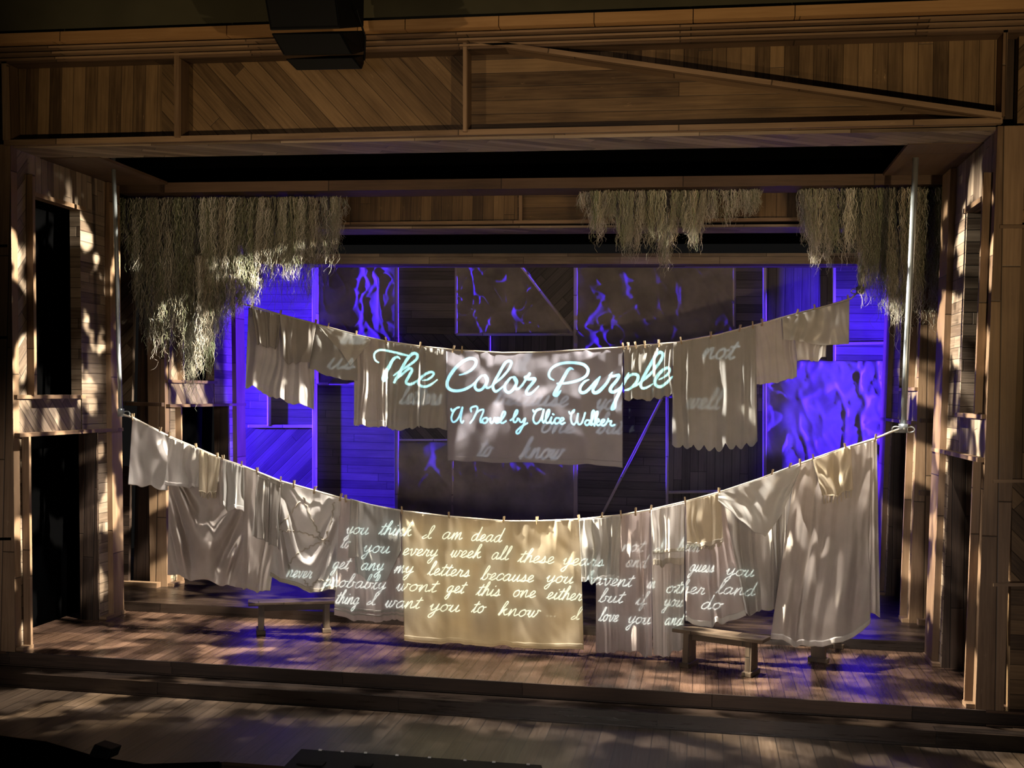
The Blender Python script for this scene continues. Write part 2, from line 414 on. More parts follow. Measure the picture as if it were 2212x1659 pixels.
side_wall('wall_left', 'left wooden side wall nearest the audience, dappled with light', -1, 0.0, .35, .45, 1.69, 2.37, 2.68,
          6.46, z_(110, 425, .9), z_(100, 853, .8), z_(140, 930, 1.2), .21, 2.12, 0)
side_wall('wall_left_rear', 'left wooden side wall further upstage behind the first', -1, 4.22, 4.72, 4.9, 6.20, 7.0, 7.42,
          6.35, z_(440, 470, 5.6), z_(470, 823, 6.1), z_(450, 872, 5.8), 4.62, 6.85, .14)
side_wall('wall_right', 'right wooden side wall nearest the audience, dappled with light', 1, 0.0, .2, .35, 1.45, 2.15, 2.65,
          6.46, z_(2110, 430, .8), z_(2090, 893, .8), z_(2080, 978, 1.2), .16, 2.0, 0)
side_wall('wall_right_rear', 'right wooden side wall further upstage behind the first', 1, 4.22, 4.6, 4.8, 6.0, 6.7, 7.3,
          6.35, z_(1950, 470, 5.6), z_(1945, 838, 5.6), z_(1945, 906, 5.6), 4.5, 6.6, .14)

# beams closing the back of each portal
b1 = MB().box((-6.1, 2.95, 6.35), (6.1, 3.52, 6.50), GX).build('trim_5', M['trimdark']); struct(b1, 'dark wooden beam at the back of the first portal', 'beam')
h2 = empty('wall_header_rear', (0, 4.1, 6)); struct(h2, 'second portal header of upright planks between two beams', 'wall')
panel('plank_panel', [(560, 482), (1118, 481), (1118, 395), (560, 398)], 4.16, .06, GZ, M['header'], h2)
panel('plank_panel', [(1118, 481), (1640, 474), (1640, 390), (1118, 395)], 4.16, .06, GX, M['header'], h2)
panel('plank_panel', [(1640, 474), (2060, 466), (2060, 380), (1640, 390)], 4.16, .06, GZ, M['header'], h2)
panel('plank_panel', [(255, 488), (560, 482), (560, 398), (255, 402)], 4.16, .06, GX, M['header'], h2)
panel('post', [(1121, 482), (1128, 482), (1128, 395), (1121, 395)], 4.06, .12, GZ, M['trim'], h2)
panel('lintel', [(255, 492), (2060, 473), (2060, 466), (255, 485)], 4.04, .12, GX, M['trim'], h2)
z2 = z_(900, 487, 4.08)
MB().box((-6.0, 4.1, z2 - .05), (6.0, 4.75, z2 - .01), (1, .5, 0)).build('soffit', M['side'], h2)
b2 = MB().box((-6.0, 6.6, z_(900, 570, 6.6)), (6.0, 7.2, z_(900, 548, 6.6)), GX).build('trim_6', M['side']); struct(b2, 'weathered wooden beam above the purple back wall', 'beam')

# portal legs seen through the wings (behind the first side walls)
def leg(name, label, side):
    w = empty(name, (side * 6.5, 4.15, .14)); struct(w, label, 'wall')
    x0 = side * 5.9; x1 = side * 6.45; x2 = side * 8.5
    def bx(n, xa, xb, y0, y1, z0, z1, mat, g): MB().box((xa, y0, z0), (xb, y1, z1), g).build(n, M[mat], w)
    bx('plank_panel', x1, x2, 4.16, 4.24, 3.15, 6.5, 'side' if side < 0 else 'dark', (1, 0, 1))  # plank tone stands in for light: lit left leg, shaded right leg
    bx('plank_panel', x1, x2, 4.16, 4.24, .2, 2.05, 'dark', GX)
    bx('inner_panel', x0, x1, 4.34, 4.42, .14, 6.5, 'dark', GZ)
    bx('rail', x0, x2, 4.10, 4.2, 3.08, 3.14, 'trimdark', GX)
    bx('rail', x0, x2, 4.10, 4.2, 2.02, 2.09, 'trimdark', GX)
    bx('base_rail', x0, x2, 4.06, 4.2, .14, .22, 'trim', GX)
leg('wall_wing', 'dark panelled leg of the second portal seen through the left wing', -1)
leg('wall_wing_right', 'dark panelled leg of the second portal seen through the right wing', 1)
for s in (-1, 1):  # black sheets added behind the side wall openings so they read dark
    struct(MB().box((s * 6.42, 4.5, .0), (s * 6.47, 7.25, 6.6)).build('wall_drape_' + ('left' if s < 0 else 'right'), M['black']), 'added black sheet darkening the rear side wall opening at ' + ('left' if s < 0 else 'right'), 'drape')
    struct(MB().box((s * 6.42, .45, .0), (s * 6.47, 2.75, 6.6)).build('wall_drape_front_' + ('left' if s < 0 else 'right'), M['black']), 'added black sheet darkening the front side wall opening at ' + ('left' if s < 0 else 'right'), 'drape')
    struct(MB().box((s * 9.0, .0, -.3), (s * 9.1, 5.9, 8.6)).build('wall_masking_' + ('left' if s < 0 else 'right'), M['black']), 'black masking drape off stage ' + ('left' if s < 0 else 'right'), 'drape')
# outer proscenium walls either side
ow = empty('wall_outer_right', (6.3, 0, 0)); struct(ow, 'plank wall beside the stage opening at the far right of the photo', 'wall')
panel('recess', [(2140, 1580), (2190, 1580), (2210, -20), (2166, -20)], .30, .05, GZ, M['dark'], ow)
panel('plank_panel', [(2180, 1580), (2500, 1620), (2500, 1260), (2184, 1255)], .10, .15, GX, M['header'], ow)
panel('plank_panel', [(2184, 1255), (2500, 1260), (2500, 1045), (2187, 1036)], .10, .15, (1, 0, -1), M['header'], ow)
panel('plank_panel', [(2187, 1036), (2500, 1045), (2500, 470), (2192, 487)], .10, .15, GZ, M['header'], ow)
panel('plank_panel', [(2192, 487), (2500, 470), (2500, -40), (2204, -20)], .10, .15, (1, 0, 1), M['header'], ow)
for y in (487, 1037, 1261):
    panel('rail', [(2146 if y > 900 else 2160, y + 6), (2500, y + 4), (2500, y - 4), (2146 if y > 900 else 2160, y - 1)], -.02, .3, GX, M['trim'], ow)
panel('base_rail', [(2130, 1572), (2500, 1590), (2500, 1582), (2130, 1565)], -.02, .3, GX, M['trimdark'], ow)
ol = empty('wall_outer_left', (-6.3, 0, 0)); struct(ol, 'plank wall beside the stage opening at the far left of the photo', 'wall')
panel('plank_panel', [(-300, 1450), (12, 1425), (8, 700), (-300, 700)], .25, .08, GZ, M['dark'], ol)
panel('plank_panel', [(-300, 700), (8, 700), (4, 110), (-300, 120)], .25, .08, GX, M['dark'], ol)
for y in (530, 728, 1163):
    panel('rail', [(-300, y + 8), (16 + (y > 1000) * 8, y + 4), (16 + (y > 1000) * 8, y - 2), (-300, y + 2)], 0, .25, GX, M['trim'], ol)
panel('brace', [(-60, 860), (-50, 860), (14, 736), (4, 736)], .05, .1, (1, 0, 1.7), M['trim'], ol)

# ------------------------------------------------------------------ back wall
YB = 8.1
CANV = []
bw = empty('wall_back', (0, YB, 0)); struct(bw, 'plank back wall of many framed panels lit violet blue', 'wall')
def canvas(px, y, seed, amp=.03):
    (ax, ay), (bx_, by_), (cx, cy), (dx, dy) = px
    nu, nv = 90, 90; U, V = np.meshgrid(np.linspace(0, 1, nu), np.linspace(0, 1, nv))
    X_ = (ax * (1 - U) + bx_ * U) * (1 - V) + (dx * (1 - U) + cx * U) * V
    Y_ = (ay * (1 - U) + by_ * U) * (1 - V) + (dy * (1 - U) + cy * U) * V
    cr_ = lambda q: np.clip(1 - np.abs(q) * 3.2, 0, 1) ** 1.5
    D = amp * (cr_(vn2(X_ / 40.0, Y_ / 90.0, seed)) + .8 * cr_(vn2((X_ + Y_) / 38.0, (Y_ - X_) / 60.0, seed + 1)) + .6 * cr_(vn2((X_ - .6 * Y_) / 26.0, (Y_ + X_) / 50.0, seed + 4)))
    ridge = np.exp(-((X_ - (ax + (bx_ - ax) * .62) - 9 * vn(Y_ / 28.0, seed + 2)) / 4.0) ** 2) * (.5 + .5 * vn(Y_ / 40.0, seed + 3))
    pts = PG(X_, Y_, y - D - .035 * np.clip(ridge, 0, 1))[::-1]
    grid_obj('canvas_sheet', pts, M['canvas'], bw, .004)
def bp(px, g, y=YB, mat='back', name='plank_panel'):
    if mat == 'canvas' and len(px) == 4: CANV.append((px, y - .012))
    return panel(name, px, y, .06, g, M[mat], bw)
bp([(480, 925), (682, 922), (682, 560), (480, 560)], GX)
bp([(480, 1400), (682, 1400), (682, 922), (480, 925)], (1, 0, 1))
bp([(682, 1400), (858, 1400), (858, 830), (682, 830)], GX)
bp([(682, 830), (858, 830), (858, 560), (682, 560)], GX, mat='canvas', name='backing_panel')
bp([(858, 723), (986, 722), (986, 560), (858, 560)], GX)
bp([(986, 720), (1243, 720), (1120, 560), (986, 560)], GX, mat='canvas', name='backing_panel')
bp([(1243, 720), (1246, 560), (1120, 560)], (1, 0, 1))
bp([(858, 955), (1057, 955), (1057, 722), (858, 722)], (1, 0, -1))
bp([(1057, 955), (1244, 955), (1244, 722), (1057, 722)], GZ)
bp([(858, 1400), (1244, 1400), (1244, 955), (858, 955)], GX, mat='canvas', name='backing_panel')
bp([(1244, 860), (1590, 860), (1590, 560), (1244, 560)], GX, mat='canvas', name='backing_panel')
bp([(1244, 1400), (1442, 1400), (1442, 860), (1244, 860)], GX)
bp([(1442, 1400), (1654, 1400), (1654, 860), (1442, 860)], GZ)
bp([(1590, 860), (1654, 860), (1654, 560), (1590, 560)], GX)
bp([(1654, 780), (1802, 780), (1802, 560), (1654, 560)], GZ)
bp([(1802, 780), (1990, 780), (1990, 560), (1802, 560)], GX)
bp([(1654, 1400), (1990, 1400), (1990, 780), (1654, 780)], GX, mat='canvas', name='backing_panel')
TD = .13
def bt(px0, py0, px1, py1, w=5, d=TD):
    dx, dy = px1 - px0, py1 - py0; l = math.hypot(dx, dy); nx, ny = -dy / l * w / 2, dx / l * w / 2
    q = [(px0 + nx, py0 + ny), (px1 + nx, py1 + ny), (px1 - nx, py1 - ny), (px0 - nx, py0 - ny)]
    pts = quad(q, YB - d)
    n = np.cross(pts[1] - pts[0], pts[2] - pts[0])
    if n[1] > 0: pts = pts[::-1]
    g = pts[1] - pts[0] if np.linalg.norm(pts[1] - pts[0]) > np.linalg.norm(pts[2] - pts[1]) else pts[2] - pts[1]
    MB().prism(pts, (0, d + .02, 0), g).build('trim_strip', M['backtrim'], bw, bevel=.012)
for t in [(678, 560, 678, 829, 9, .21), (678, 829, 678, 1400, 8, .12), (856, 560, 856, 1400, 9, .06), (985, 560, 985, 722, 6, .05), (1243, 560, 1243, 1400, 9, .06), (1117, 565, 1240, 724, 6, .05),
          (985, 722, 1240, 722, 6, .05), (1057, 725, 1057, 955, 5, .05), (680, 829, 856, 829, 6, .06), (535, 921, 680, 921, 7, .08), (579, 840, 579, 921, 5, .10),
          (860, 951, 1057, 951, 5, .04), (1441, 855, 1441, 1400, 6, .06), (1430, 860, 1294, 1125, 6, .05), (1441, 1064, 1650, 1060, 6, .05), (1652, 560, 1652, 1400, 8, .11),
          (1802, 560, 1802, 780, 7, .09), (1802, 742, 1930, 740, 6, .06), (977, 990, 977, 1400, 5, .04), (1585, 560, 1585, 860, 4, .04)]:
    bt(*t)

# ------------------------------------------------------------------ cloth
def vn(x, seed):
    r = np.random.default_rng(seed).random(512) * 2 - 1
    x = np.asarray(x, float) + 137.0; i = np.floor(x).astype(int); f = x - i; f = f * f * (3 - 2 * f)
    return r[i % 512] * (1 - f) + r[(i + 1) % 512] * f

def vn2(x, y, seed):
    r = np.random.default_rng(seed).random((64, 64)) * 2 - 1
    x = np.asarray(x, float) + 31; y = np.asarray(y, float) + 31
    i = np.floor(x).astype(int); j = np.floor(y).astype(int); f = x - i; g = y - j
    f = f * f * (3 - 2 * f); g = g * g * (3 - 2 * g)
    a = r[i % 64, j % 64]; b = r[(i + 1) % 64, j % 64]; c = r[i % 64, (j + 1) % 64]; d = r[(i + 1) % 64, (j + 1) % 64]
    return (a * (1 - f) + b * f) * (1 - g) + (c * (1 - f) + d * f) * g

_cs = [100]
def cloth_grid(top, bot, Y, pleat=.03, np_=7, swag=0.0, nsw=4, crum=.006, scallop=0, tens=.5, nu=None, nv=None, hem=0.0):
    _cs[0] += 17; seed = _cs[0]
    top = np.array(top, float); bot = np.array(bot, float)
    wpx = max(np.ptp(top[:, 0]), np.ptp(bot[:, 0])); hpx = max(bot[:, 1].max() - top[:, 1].min(), 20)
    nu = nu or int(min(150, max(24, wpx * .75))); nv = nv or int(min(130, max(20, hpx * .5)))
    u = np.linspace(0, 1, nu); v = np.linspace(0, 1, nv); U, V = np.meshgrid(u, v)
    tx = top[0, 0] + (top[-1, 0] - top[0, 0]) * u; ty = np.interp(tx, top[:, 0], top[:, 1])
    bx = bot[0, 0] + (bot[-1, 0] - bot[0, 0]) * u; by = np.interp(bx, bot[:, 0], bot[:, 1])
    if scallop:
        by = by + scallop * (np.abs(np.sin(u * math.pi * 8)) - .5)
    # folds: run from the pins down, a little slanted
    xs = U * np_ + .55 * vn2(U * 3, V * 2.2, seed) * (0.4 + V)
    f = vn(xs, seed + 1) + .5 * vn(xs * 2.1 + .3 * V, seed + 2)
    f = np.sign(f) * np.abs(f) ** 1.25
    env = (.25 + .75 * np.clip(V * 2.2, 0, 1)) if tens >= .5 else np.clip(1.1 - V * .8, .2, 1)
    D = pleat * f * env
    # little gathers right under the line
    D += .35 * pleat * vn(U * np_ * 3.3, seed + 3) * np.exp(-V * 7)
    if swag:
        ph = V - .62 * (1 - (2 * U - 1) ** 2) * (.35 + .65 * V)
        s = np.sin(2 * math.pi * nsw * ph + 1.3 * vn2(U * 2, V * 2, seed + 5))
        s = np.sign(s) * np.abs(s) ** 1.4
        D += swag * s * np.clip(V * 3, 0, 1) * np.clip((1 - V) * 4, 0.25, 1) * np.clip(np.minimum(U, 1 - U) * 6, .1, 1)
    a_, b_ = U * wpx, V * hpx
    D += crum * 1.6 * vn2((.82 * a_ + .30 * b_) / 26, (.5 * b_ - .35 * a_) / 44, seed + 7)
    D += crum * .8 * vn2((.75 * a_ - .42 * b_) / 13, (.45 * b_ + .30 * a_) / 22, seed + 8)
    px = tx[None, :] + (bx - tx)[None, :] * V; py = ty[None, :] + (by - ty)[None, :] * V
    py = py + 5.0 * f * V ** 6 * min(1, pleat * 22)                       # the hem rises and falls with the folds
    if hem: px = px + hem * vn(V * hpx / 14, seed + 9) * (np.where(U < .5, (1 - 2 * U), (2 * U - 1)) ** 8)
    Yg = Y + D
    Yg = Yg - (Yg.mean() - Y) * .5
    return PG(px, py, Yg)

def grid_obj(name, pts, mat, parent=None, thick=.006):
    nv, nu, _ = pts.shape
    idx = np.arange(nu * nv).reshape(nv, nu)
    fc = np.stack([idx[:-1, :-1], idx[1:, :-1], idx[1:, 1:], idx[:-1, 1:]], -1).reshape(-1, 4)
    me = bpy.data.meshes.new(name); me.from_pydata(pts.reshape(-1, 3).tolist(), [], fc.tolist())
    me.materials.append(mat); me.shade_smooth()
    o = bpy.data.objects.new(name, me); COL.objects.link(o)
    md = o.modifiers.new('thickness', 'SOLIDIFY'); md.thickness = thick; md.offset = 0
    if parent is not None: adopt(o, parent)
    return o

G_F = 'washing pegged on the front clothesline'
G_U = 'washing pegged on the rear clothesline'
YF_, YU_ = 1.5, 4.6
def cloth(name, label, cat, group, top, bot, dy, mat, **k):
    Y = (YF_ if group == G_F else YU_) + dy
    g = cloth_grid(top, bot, Y, **k)
    o = grid_obj(name, g, M[mat]); tag(o, label, cat, group)
    return o, g

def band(name, o, g, v0, v1, mat, lift=.012, u0=0.0, u1=1.0):
    # a strip of trimming sewn on a cloth: follows its surface a little proud of it
    nv, nu, _ = g.shape
    a, b = int(v0 * (nv - 1)), max(int(v0 * (nv - 1)) + 2, int(v1 * (nv - 1)) + 1)
    c, d = int(u0 * (nu - 1)), int(u1 * (nu - 1)) + 1
    s = g[a:b, c:d].copy(); s[..., 1] -= lift
    return grid_obj(name, s, mat, o, .008)

def fringe(o, g, n, L, mat, name='fringe'):
    mb = MB(); r = random.Random(len(o.name) + n); nv, nu, _ = g.shape
    for i in range(n):
        j = int((i + .5) / n * (nu - 1)); p = g[-1, j]
        q = p + np.array([r.uniform(-.015, .015), r.uniform(-.01, .01), -L * r.uniform(.7, 1.1)])
        mb.tube([p + (0, 0, .01), (p + q) / 2 + (r.uniform(-.008, .008), 0, 0), q], [.008, .007, .009], 5)
    mb.tube([g[-1, int(q)] + (0, -.004, .006) for q in np.linspace(0, nu - 1, 12)], .009, 5)          # the binding the tassels hang from
    return mb.build(name, mat, o, smooth=True)

def braid(o, g, uvs, mat, name='lace_trim', r=.010):
    nv, nu, _ = g.shape; pts = []
    for t in np.linspace(0, len(uvs) - 1, len(uvs) * 9):
        i = min(int(t), len(uvs) - 2); f = t - i
        u = uvs[i][0] * (1 - f) + uvs[i + 1][0] * f; v = uvs[i][1] * (1 - f) + uvs[i + 1][1] * f
        p = g[int(np.clip(v, 0, 1) * (nv - 1)), int(np.clip(u, 0, 1) * (nu - 1))].copy(); p[1] -= .012
        p[0] += .012 * math.sin(t * 17); p[2] += .010 * math.cos(t * 13); pts.append(p)
    return MB().tube(pts, r, 5).build(name, mat, o, smooth=True)

# ---- front line
c_pillow, g = cloth('pillowcase', 'plain white pillowcase pegged nearest the left pole', 'pillowcase', G_F, [(286, 903), (367, 944)], [(277, 1046), (318, 1051), (362, 1060)], -.01, 'white', pleat=.035, np_=3, crum=.008, tens=.4)
o, g = cloth('bed_sheet', 'large beige bed sheet with deep hanging swags under small pieces at left', 'sheet', G_F, [(366, 944), (430, 972), (530, 1010)], [(362, 1244), (440, 1255), (525, 1270)], .10, 'beige', pleat=.035, np_=6, swag=.13, nsw=3.6)
o, g = cloth('bed_sheet', 'narrow straight beige sheet edge beside the swagged sheet at left', 'sheet', G_F, [(526, 1008), (612, 1041)], [(524, 1272), (560, 1277), (584, 1277)], .07, 'beige', pleat=.035, np_=5)
o, g = cloth('camisole', 'short pale pleated top with narrow hem beside the pillowcase', 'clothing', G_F, [(365, 944), (430, 971)], [(357, 1044), (372, 1049), (429, 1052)], -.05, 'white', pleat=.06, np_=6)
band('hem', o, g, .93, 1, M['white'])
o, g = cloth('hand_towel', 'small fringed towel beside the pleated top', 'towel', G_F, [(430, 971), (476, 991)], [(430, 1066), (468, 1064)], -.04, 'cream', pleat=.055, np_=5)
fringe(o, g, 14, .075, M['cream'])
o, g = cloth('hand_towel', 'narrow beige strip of towel hanging edge on beside the fringed towel', 'towel', G_F, [(473, 990), (484, 995)], [(474, 1090), (482, 1092)], -.02, 'beige', pleat=.03, np_=2)
o, g = cloth('dish_cloth', 'small shiny white cloth with rounded hem left of the bloomers', 'cloth', G_F, [(481, 993), (527, 1009)], [(483, 1092), (492, 1101), (527, 1100)], -.05, 'silk', pleat=.06, np_=5)
band('hem', o, g, .92, 1, M['white'])
bl = empty('bloomers', P(575, 1030, YF_ - .05), 'beige bloomers with ragged leg ends right of the swagged sheet', 'clothing', G_F)
for tp, bt_ in (([(556, 1019), (581, 1030)], [(545, 1158), (562, 1166), (579, 1173)]), ([(580, 1030), (607, 1041)], [(580, 1176), (592, 1182), (603, 1186)])):
    g = cloth_grid(tp, bt_, YF_ - .06, pleat=.05, np_=3); grid_obj('trouser_leg', g, M['taupe'], bl)
g = cloth_grid([(556, 1019), (607, 1041)], [(556, 1030), (606, 1051)], YF_ - .075, pleat=.02, np_=4, nv=8); grid_obj('waistband', g, M['taupe'], bl)
o, g = cloth('lace_sheet', 'embroidered white sheet with looping lace braid, gathered into swags', 'sheet', G_F, [(606, 1041), (680, 1061), (736, 1077)], [(584, 1246), (605, 1262), (642, 1264), (690, 1284), (727, 1276)], .03, 'white', pleat=.055, np_=6, swag=.09, nsw=3.6, crum=.010)
for uvs in ([(.02, .50), (.15, .47), (.3, .46), (.5, .45), (.7, .46), (.85, .47)], [(.05, .45), (.2, .3), (.35, .15)], [(.4, .1), (.55, .28), (.7, .42), (.8, .5)], [(.3, .95), (.25, .8), (.4, .66), (.6, .55), (.8, .45), (.88, .25), (.9, .05)], [(.5, .92), (.62, .96), (.72, .86), (.85, .9)]):
    braid(o, g, uvs, M['lace'])
band('lace_hem', o, g, .96, 1, M['lace'])
o, g = cloth('petticoat', 'long pale petticoat with two tucks near its hem left of the central sheet', 'clothing', G_F, [(735, 1077), (800, 1092), (871, 1106)], [(722, 1329), (760, 1338), (800, 1341), (876, 1340)], .06, 'rose', pleat=.028, np_=12)
band('tuck', o, g, .905, .925, M['taupe']); band('tuck', o, g, .94, .96, M['taupe'])
dr = empty('child_dress', P(810, 1090, YF_ - .05), 'short grey dress in front of the long pale petticoat', 'clothing', G_F)
g = cloth_grid([(757, 1077), (812, 1092), (864, 1105)], [(768, 1232), (800, 1256), (835, 1254), (866, 1190)], YF_ - .05, pleat=.035, np_=6); grid_obj('bodice', g, M['grey'], dr)
g = cloth_grid([(757, 1077), (773, 1082)], [(752, 1205), (774, 1204)], YF_ - .08, pleat=.02, np_=2); grid_obj('sleeve', g, M['taupe'], dr)
o, g = cloth('bed_sheet', 'wide cream bed sheet at the centre of the front line, nearly touching the floor', 'sheet', G_F, [(868, 1105), (970, 1117), (1090, 1127), (1160, 1127), (1253, 1123)], [(873, 1385), (960, 1391), (1100, 1398), (1200, 1404), (1261, 1404)], .0, 'cream', pleat=.034, np_=15, crum=.008, tens=.6)
band('hem', o, g, .955, .99, M['cream'], .008)
o, g = cloth('silk_shirt', 'crumpled shiny silk shirt just right of the central sheet', 'clothing', G_F, [(1251, 1123), (1300, 1119), (1341, 1114)], [(1257, 1256), (1288, 1258), (1302, 1251), (1337, 1250)], -.06, 'silk', pleat=.07, np_=6, crum=.012)
band('hem', o, g, .93, 1, M['white'])
o, g = cloth('curtain_panel', 'long beige curtain panel hanging to the floor right of the dark gap', 'curtain', G_F, [(1288, 1120), (1340, 1114), (1407, 1102)], [(1287, 1408), (1310, 1413), (1345, 1405), (1372, 1412), (1409, 1416)], .06, 'rose', pleat=.05, np_=8)
o, g = cloth('curtain_panel', 'long beige curtain panel half behind the right bench', 'curtain', G_F, [(1406, 1102), (1479, 1086)], [(1411, 1413), (1432, 1418), (1458, 1409), (1478, 1404)], .04, 'beige', pleat=.05, np_=6)
o, g = cloth('nightgown', 'pale nightgown with a lace edged hem above the half hidden curtain panel', 'clothing', G_F, [(1406, 1102), (1479, 1086)], [(1411, 1222), (1478, 1217)], -.05, 'white', pleat=.035, np_=7)
band('lace_hem', o, g, .90, 1, M['lace']); band('lace_band', o, g, .74, .80, M['lace'])
o, g = cloth('skirt', 'long grey rose skirt with curved hem above the left end of the right bench', 'clothing', G_F, [(1480, 1085), (1558, 1063)], [(1481, 1346), (1514, 1353), (1550, 1348), (1612, 1327)], .03, 'rose', pleat=.045, np_=7)
band('hem', o, g, .96, 1, M['white'])
o, g = cloth('blouse', 'crinkled beige blouse with ragged lace hem over the grey rose skirt', 'clothing', G_F, [(1482, 1084), (1520, 1075), (1556, 1064)], [(1484, 1178), (1520, 1182), (1562, 1170)], -.06, 'cream', pleat=.045, np_=6, crum=.010)
band('lace_hem', o, g, .93, 1, M['lace'], .012); fringe(o, g, 22, .05, M['lace'], 'lace_fringe')
o, g = cloth('curtain_panel', 'wide taupe curtain with deep pleats behind the three cornered shawl', 'curtain', G_F, [(1557, 1063), (1640, 1036), (1727, 1003)], [(1600, 1332), (1614, 1326), (1645, 1318), (1675, 1320), (1706, 1302)], .15, 'taupe', pleat=.075, np_=10)
o, g = cloth('shawl', 'wrinkled three cornered shawl hanging to a point with a ragged edge', 'shawl', G_F, [(1551, 1066), (1640, 1036), (1728, 1003)], [(1552, 1086), (1600, 1128), (1653, 1160), (1690, 1105), (1727, 1016)], -.08, 'silk', pleat=.035, np_=5, crum=.022)
o, g = cloth('bed_sheet', 'tall beige bed sheet with rounded lower edge at the right end of the front line', 'sheet', G_F, [(1720, 1006), (1800, 977), (1880, 951)], [(1664, 1378), (1720, 1393), (1765, 1397), (1820, 1389), (1862, 1362), (1880, 1345)], .02, 'beige', pleat=.07, np_=7, swag=.045, nsw=2.5)
band('hem', o, g, .975, 1, M['white'])
o, g = cloth('curtain_panel', 'narrow beige curtain strip at the extreme right end of the front line', 'curtain', G_F, [(1868, 955), (1894, 948)], [(1872, 1322), (1888, 1328), (1901, 1331)], .07, 'beige', pleat=.045, np_=3)
o, g = cloth('hand_towel', 'short fringed cloth draped in front of the tall right hand sheet', 'towel', G_F, [(1756, 993), (1800, 977), (1838, 963)], [(1776, 1070), (1800, 1074), (1843, 1058)], -.08, 'cream', pleat=.06, np_=4, swag=.03, nsw=1.5)
fringe(o, g, 9, .10, M['cream'])

# ---- rear line
o, g = cloth('petticoat', 'wide white petticoat at the left end of the rear line under the moss', 'clothing', G_U, [(537, 664), (605, 680), (681, 700)], [(530, 832), (560, 845), (592, 862), (640, 874), (678, 880)], .04, 'white', pleat=.08, np_=10)
o, g = cloth('apron', 'gathered dull apron over the left part of the white petticoat', 'clothing', G_U, [(543, 664), (606, 681)], [(555, 744), (580, 750), (600, 753)], -.06, 'taupe', pleat=.05, np_=8)
o, g = cloth('skirt', 'dark overskirt over the right part of the white petticoat', 'clothing', G_U, [(604, 680), (683, 701)], [(612, 780), (640, 785), (669, 784)], -.06, 'taupe', pleat=.045, np_=6)
o, g = cloth('table_cloth', 'plain grey cloth with a curved lower edge right of the white petticoat', 'cloth', G_U, [(680, 700), (772, 726)], [(668, 799), (682, 802), (705, 815), (740, 822), (772, 823)], .03, 'grey', pleat=.03, np_=4)
o, g = cloth('shawl', 'thin three cornered piece standing in for pale projected light over the plain grey cloth', 'shawl', G_U, [(689, 703), (745, 718), (800, 733)], [(690, 708), (735, 758), (757, 790), (780, 762), (800, 738)], -.05, 'silk', pleat=.012, np_=4)  # three cornered piece added for a patch of projected light
o, g = cloth('nightgown', 'bright white skirted nightgown under the first letter of the projected title', 'clothing', G_U, [(765, 724), (833, 738)], [(765, 916), (800, 921), (834, 923)], .02, 'white', pleat=.075, np_=6)
band('hem', o, g, .93, 1, M['white'])
o, g = cloth('petticoat', 'grey petticoat right of the bright white nightgown', 'clothing', G_U, [(831, 737), (908, 749)], [(832, 921), (870, 928), (906, 926)], .05, 'grey', pleat=.05, np_=6)
o, g = cloth('table_cloth', 'grey cloth tucked half behind the sheet with the projected title', 'cloth', G_U, [(906, 748), (985, 757)], [(905, 924), (972, 930)], .07, 'grey', pleat=.045, np_=5)
o, g = cloth('bed_sheet', 'violet grey bed sheet carrying the projected title at the centre of the rear line', 'sheet', G_U, [(964, 755), (1085, 763), (1160, 762), (1250, 757), (1345, 751)], [(967, 997), (1090, 1000), (1200, 1003), (1345, 1007)], 0, 'violet', pleat=.03, np_=8, crum=.003)
band('hem', o, g, .96, 1, M['violet'])
o, g = cloth('apron', 'short gathered apron right of the title sheet', 'clothing', G_U, [(1347, 751), (1400, 746), (1458, 741)], [(1349, 861), (1402, 864), (1457, 857)], .02, 'grey', pleat=.04, np_=11)
o, g = cloth('table_cloth', 'large pleated tablecloth with a scalloped edge on the rear line', 'cloth', G_U, [(1454, 741), (1550, 724), (1632, 703)], [(1452, 964), (1545, 968), (1636, 960)], .0, 'grey', pleat=.05, np_=10, scallop=12, nu=150)
o, g = cloth('petticoat', 'white petticoat with bright lower edge right of the scalloped tablecloth', 'clothing', G_U, [(1625, 705), (1722, 678)], [(1632, 832), (1680, 827), (1721, 814)], .05, 'white', pleat=.09, np_=7)
o, g = cloth('camisole', 'short bluish white camisole left of the last pillowcase on the rear line', 'clothing', G_U, [(1712, 681), (1788, 661)], [(1722, 781), (1784, 774)], .03, 'white', pleat=.04, np_=5)
o, g = cloth('pillowcase', 'pillowcase at the right end of the rear line', 'pillowcase', G_U, [(1690, 687), (1760, 669), (1835, 648)], [(1692, 733), (1783, 745), (1834, 746)], -.06, 'silk', pleat=.07, np_=5, crum=.014)

for k_, (px_, y_) in enumerate(CANV): canvas(px_, y_, 300 + 7 * k_)

# ------------------------------------------------------------------ clotheslines, poles, pins
LF = [(262, 895), (286, 903), (366, 944), (430, 971), (480, 993), (528, 1009), (605, 1040), (680, 1061), (740, 1078), (800, 1092), (870, 1105), (970, 1117), (1090, 1127), (1160, 1127), (1252, 1123), (1340, 1114), (1406, 1102), (1480, 1085), (1556, 1064), (1640, 1036), (1727, 1003), (1800, 977), (1890, 949), (1925, 934), (1944, 927)]
LU = [(520, 656), (545, 663), (605, 680), (681, 700), (772, 725), (833, 738), (908, 749), (985, 757), (1085, 763), (1160, 762), (1250, 757), (1345, 751), (1400, 746), (1458, 741), (1550, 724), (1632, 703), (1722, 678), (1788, 661), (1838, 646), (1857, 628)]
o = MB().tube([P(x, y - 1, YF_) for x, y in LF], .014, 6).build('clothesline', M['rope'], smooth=True); tag(o, 'front clothesline rope sagging between the two hanging pipes', 'rope')
o = MB().tube([P(x, y - 1, YU_) for x, y in LU], .013, 6).build('clothesline', M['rope'], smooth=True); tag(o, 'rear clothesline rope under the moss', 'rope')

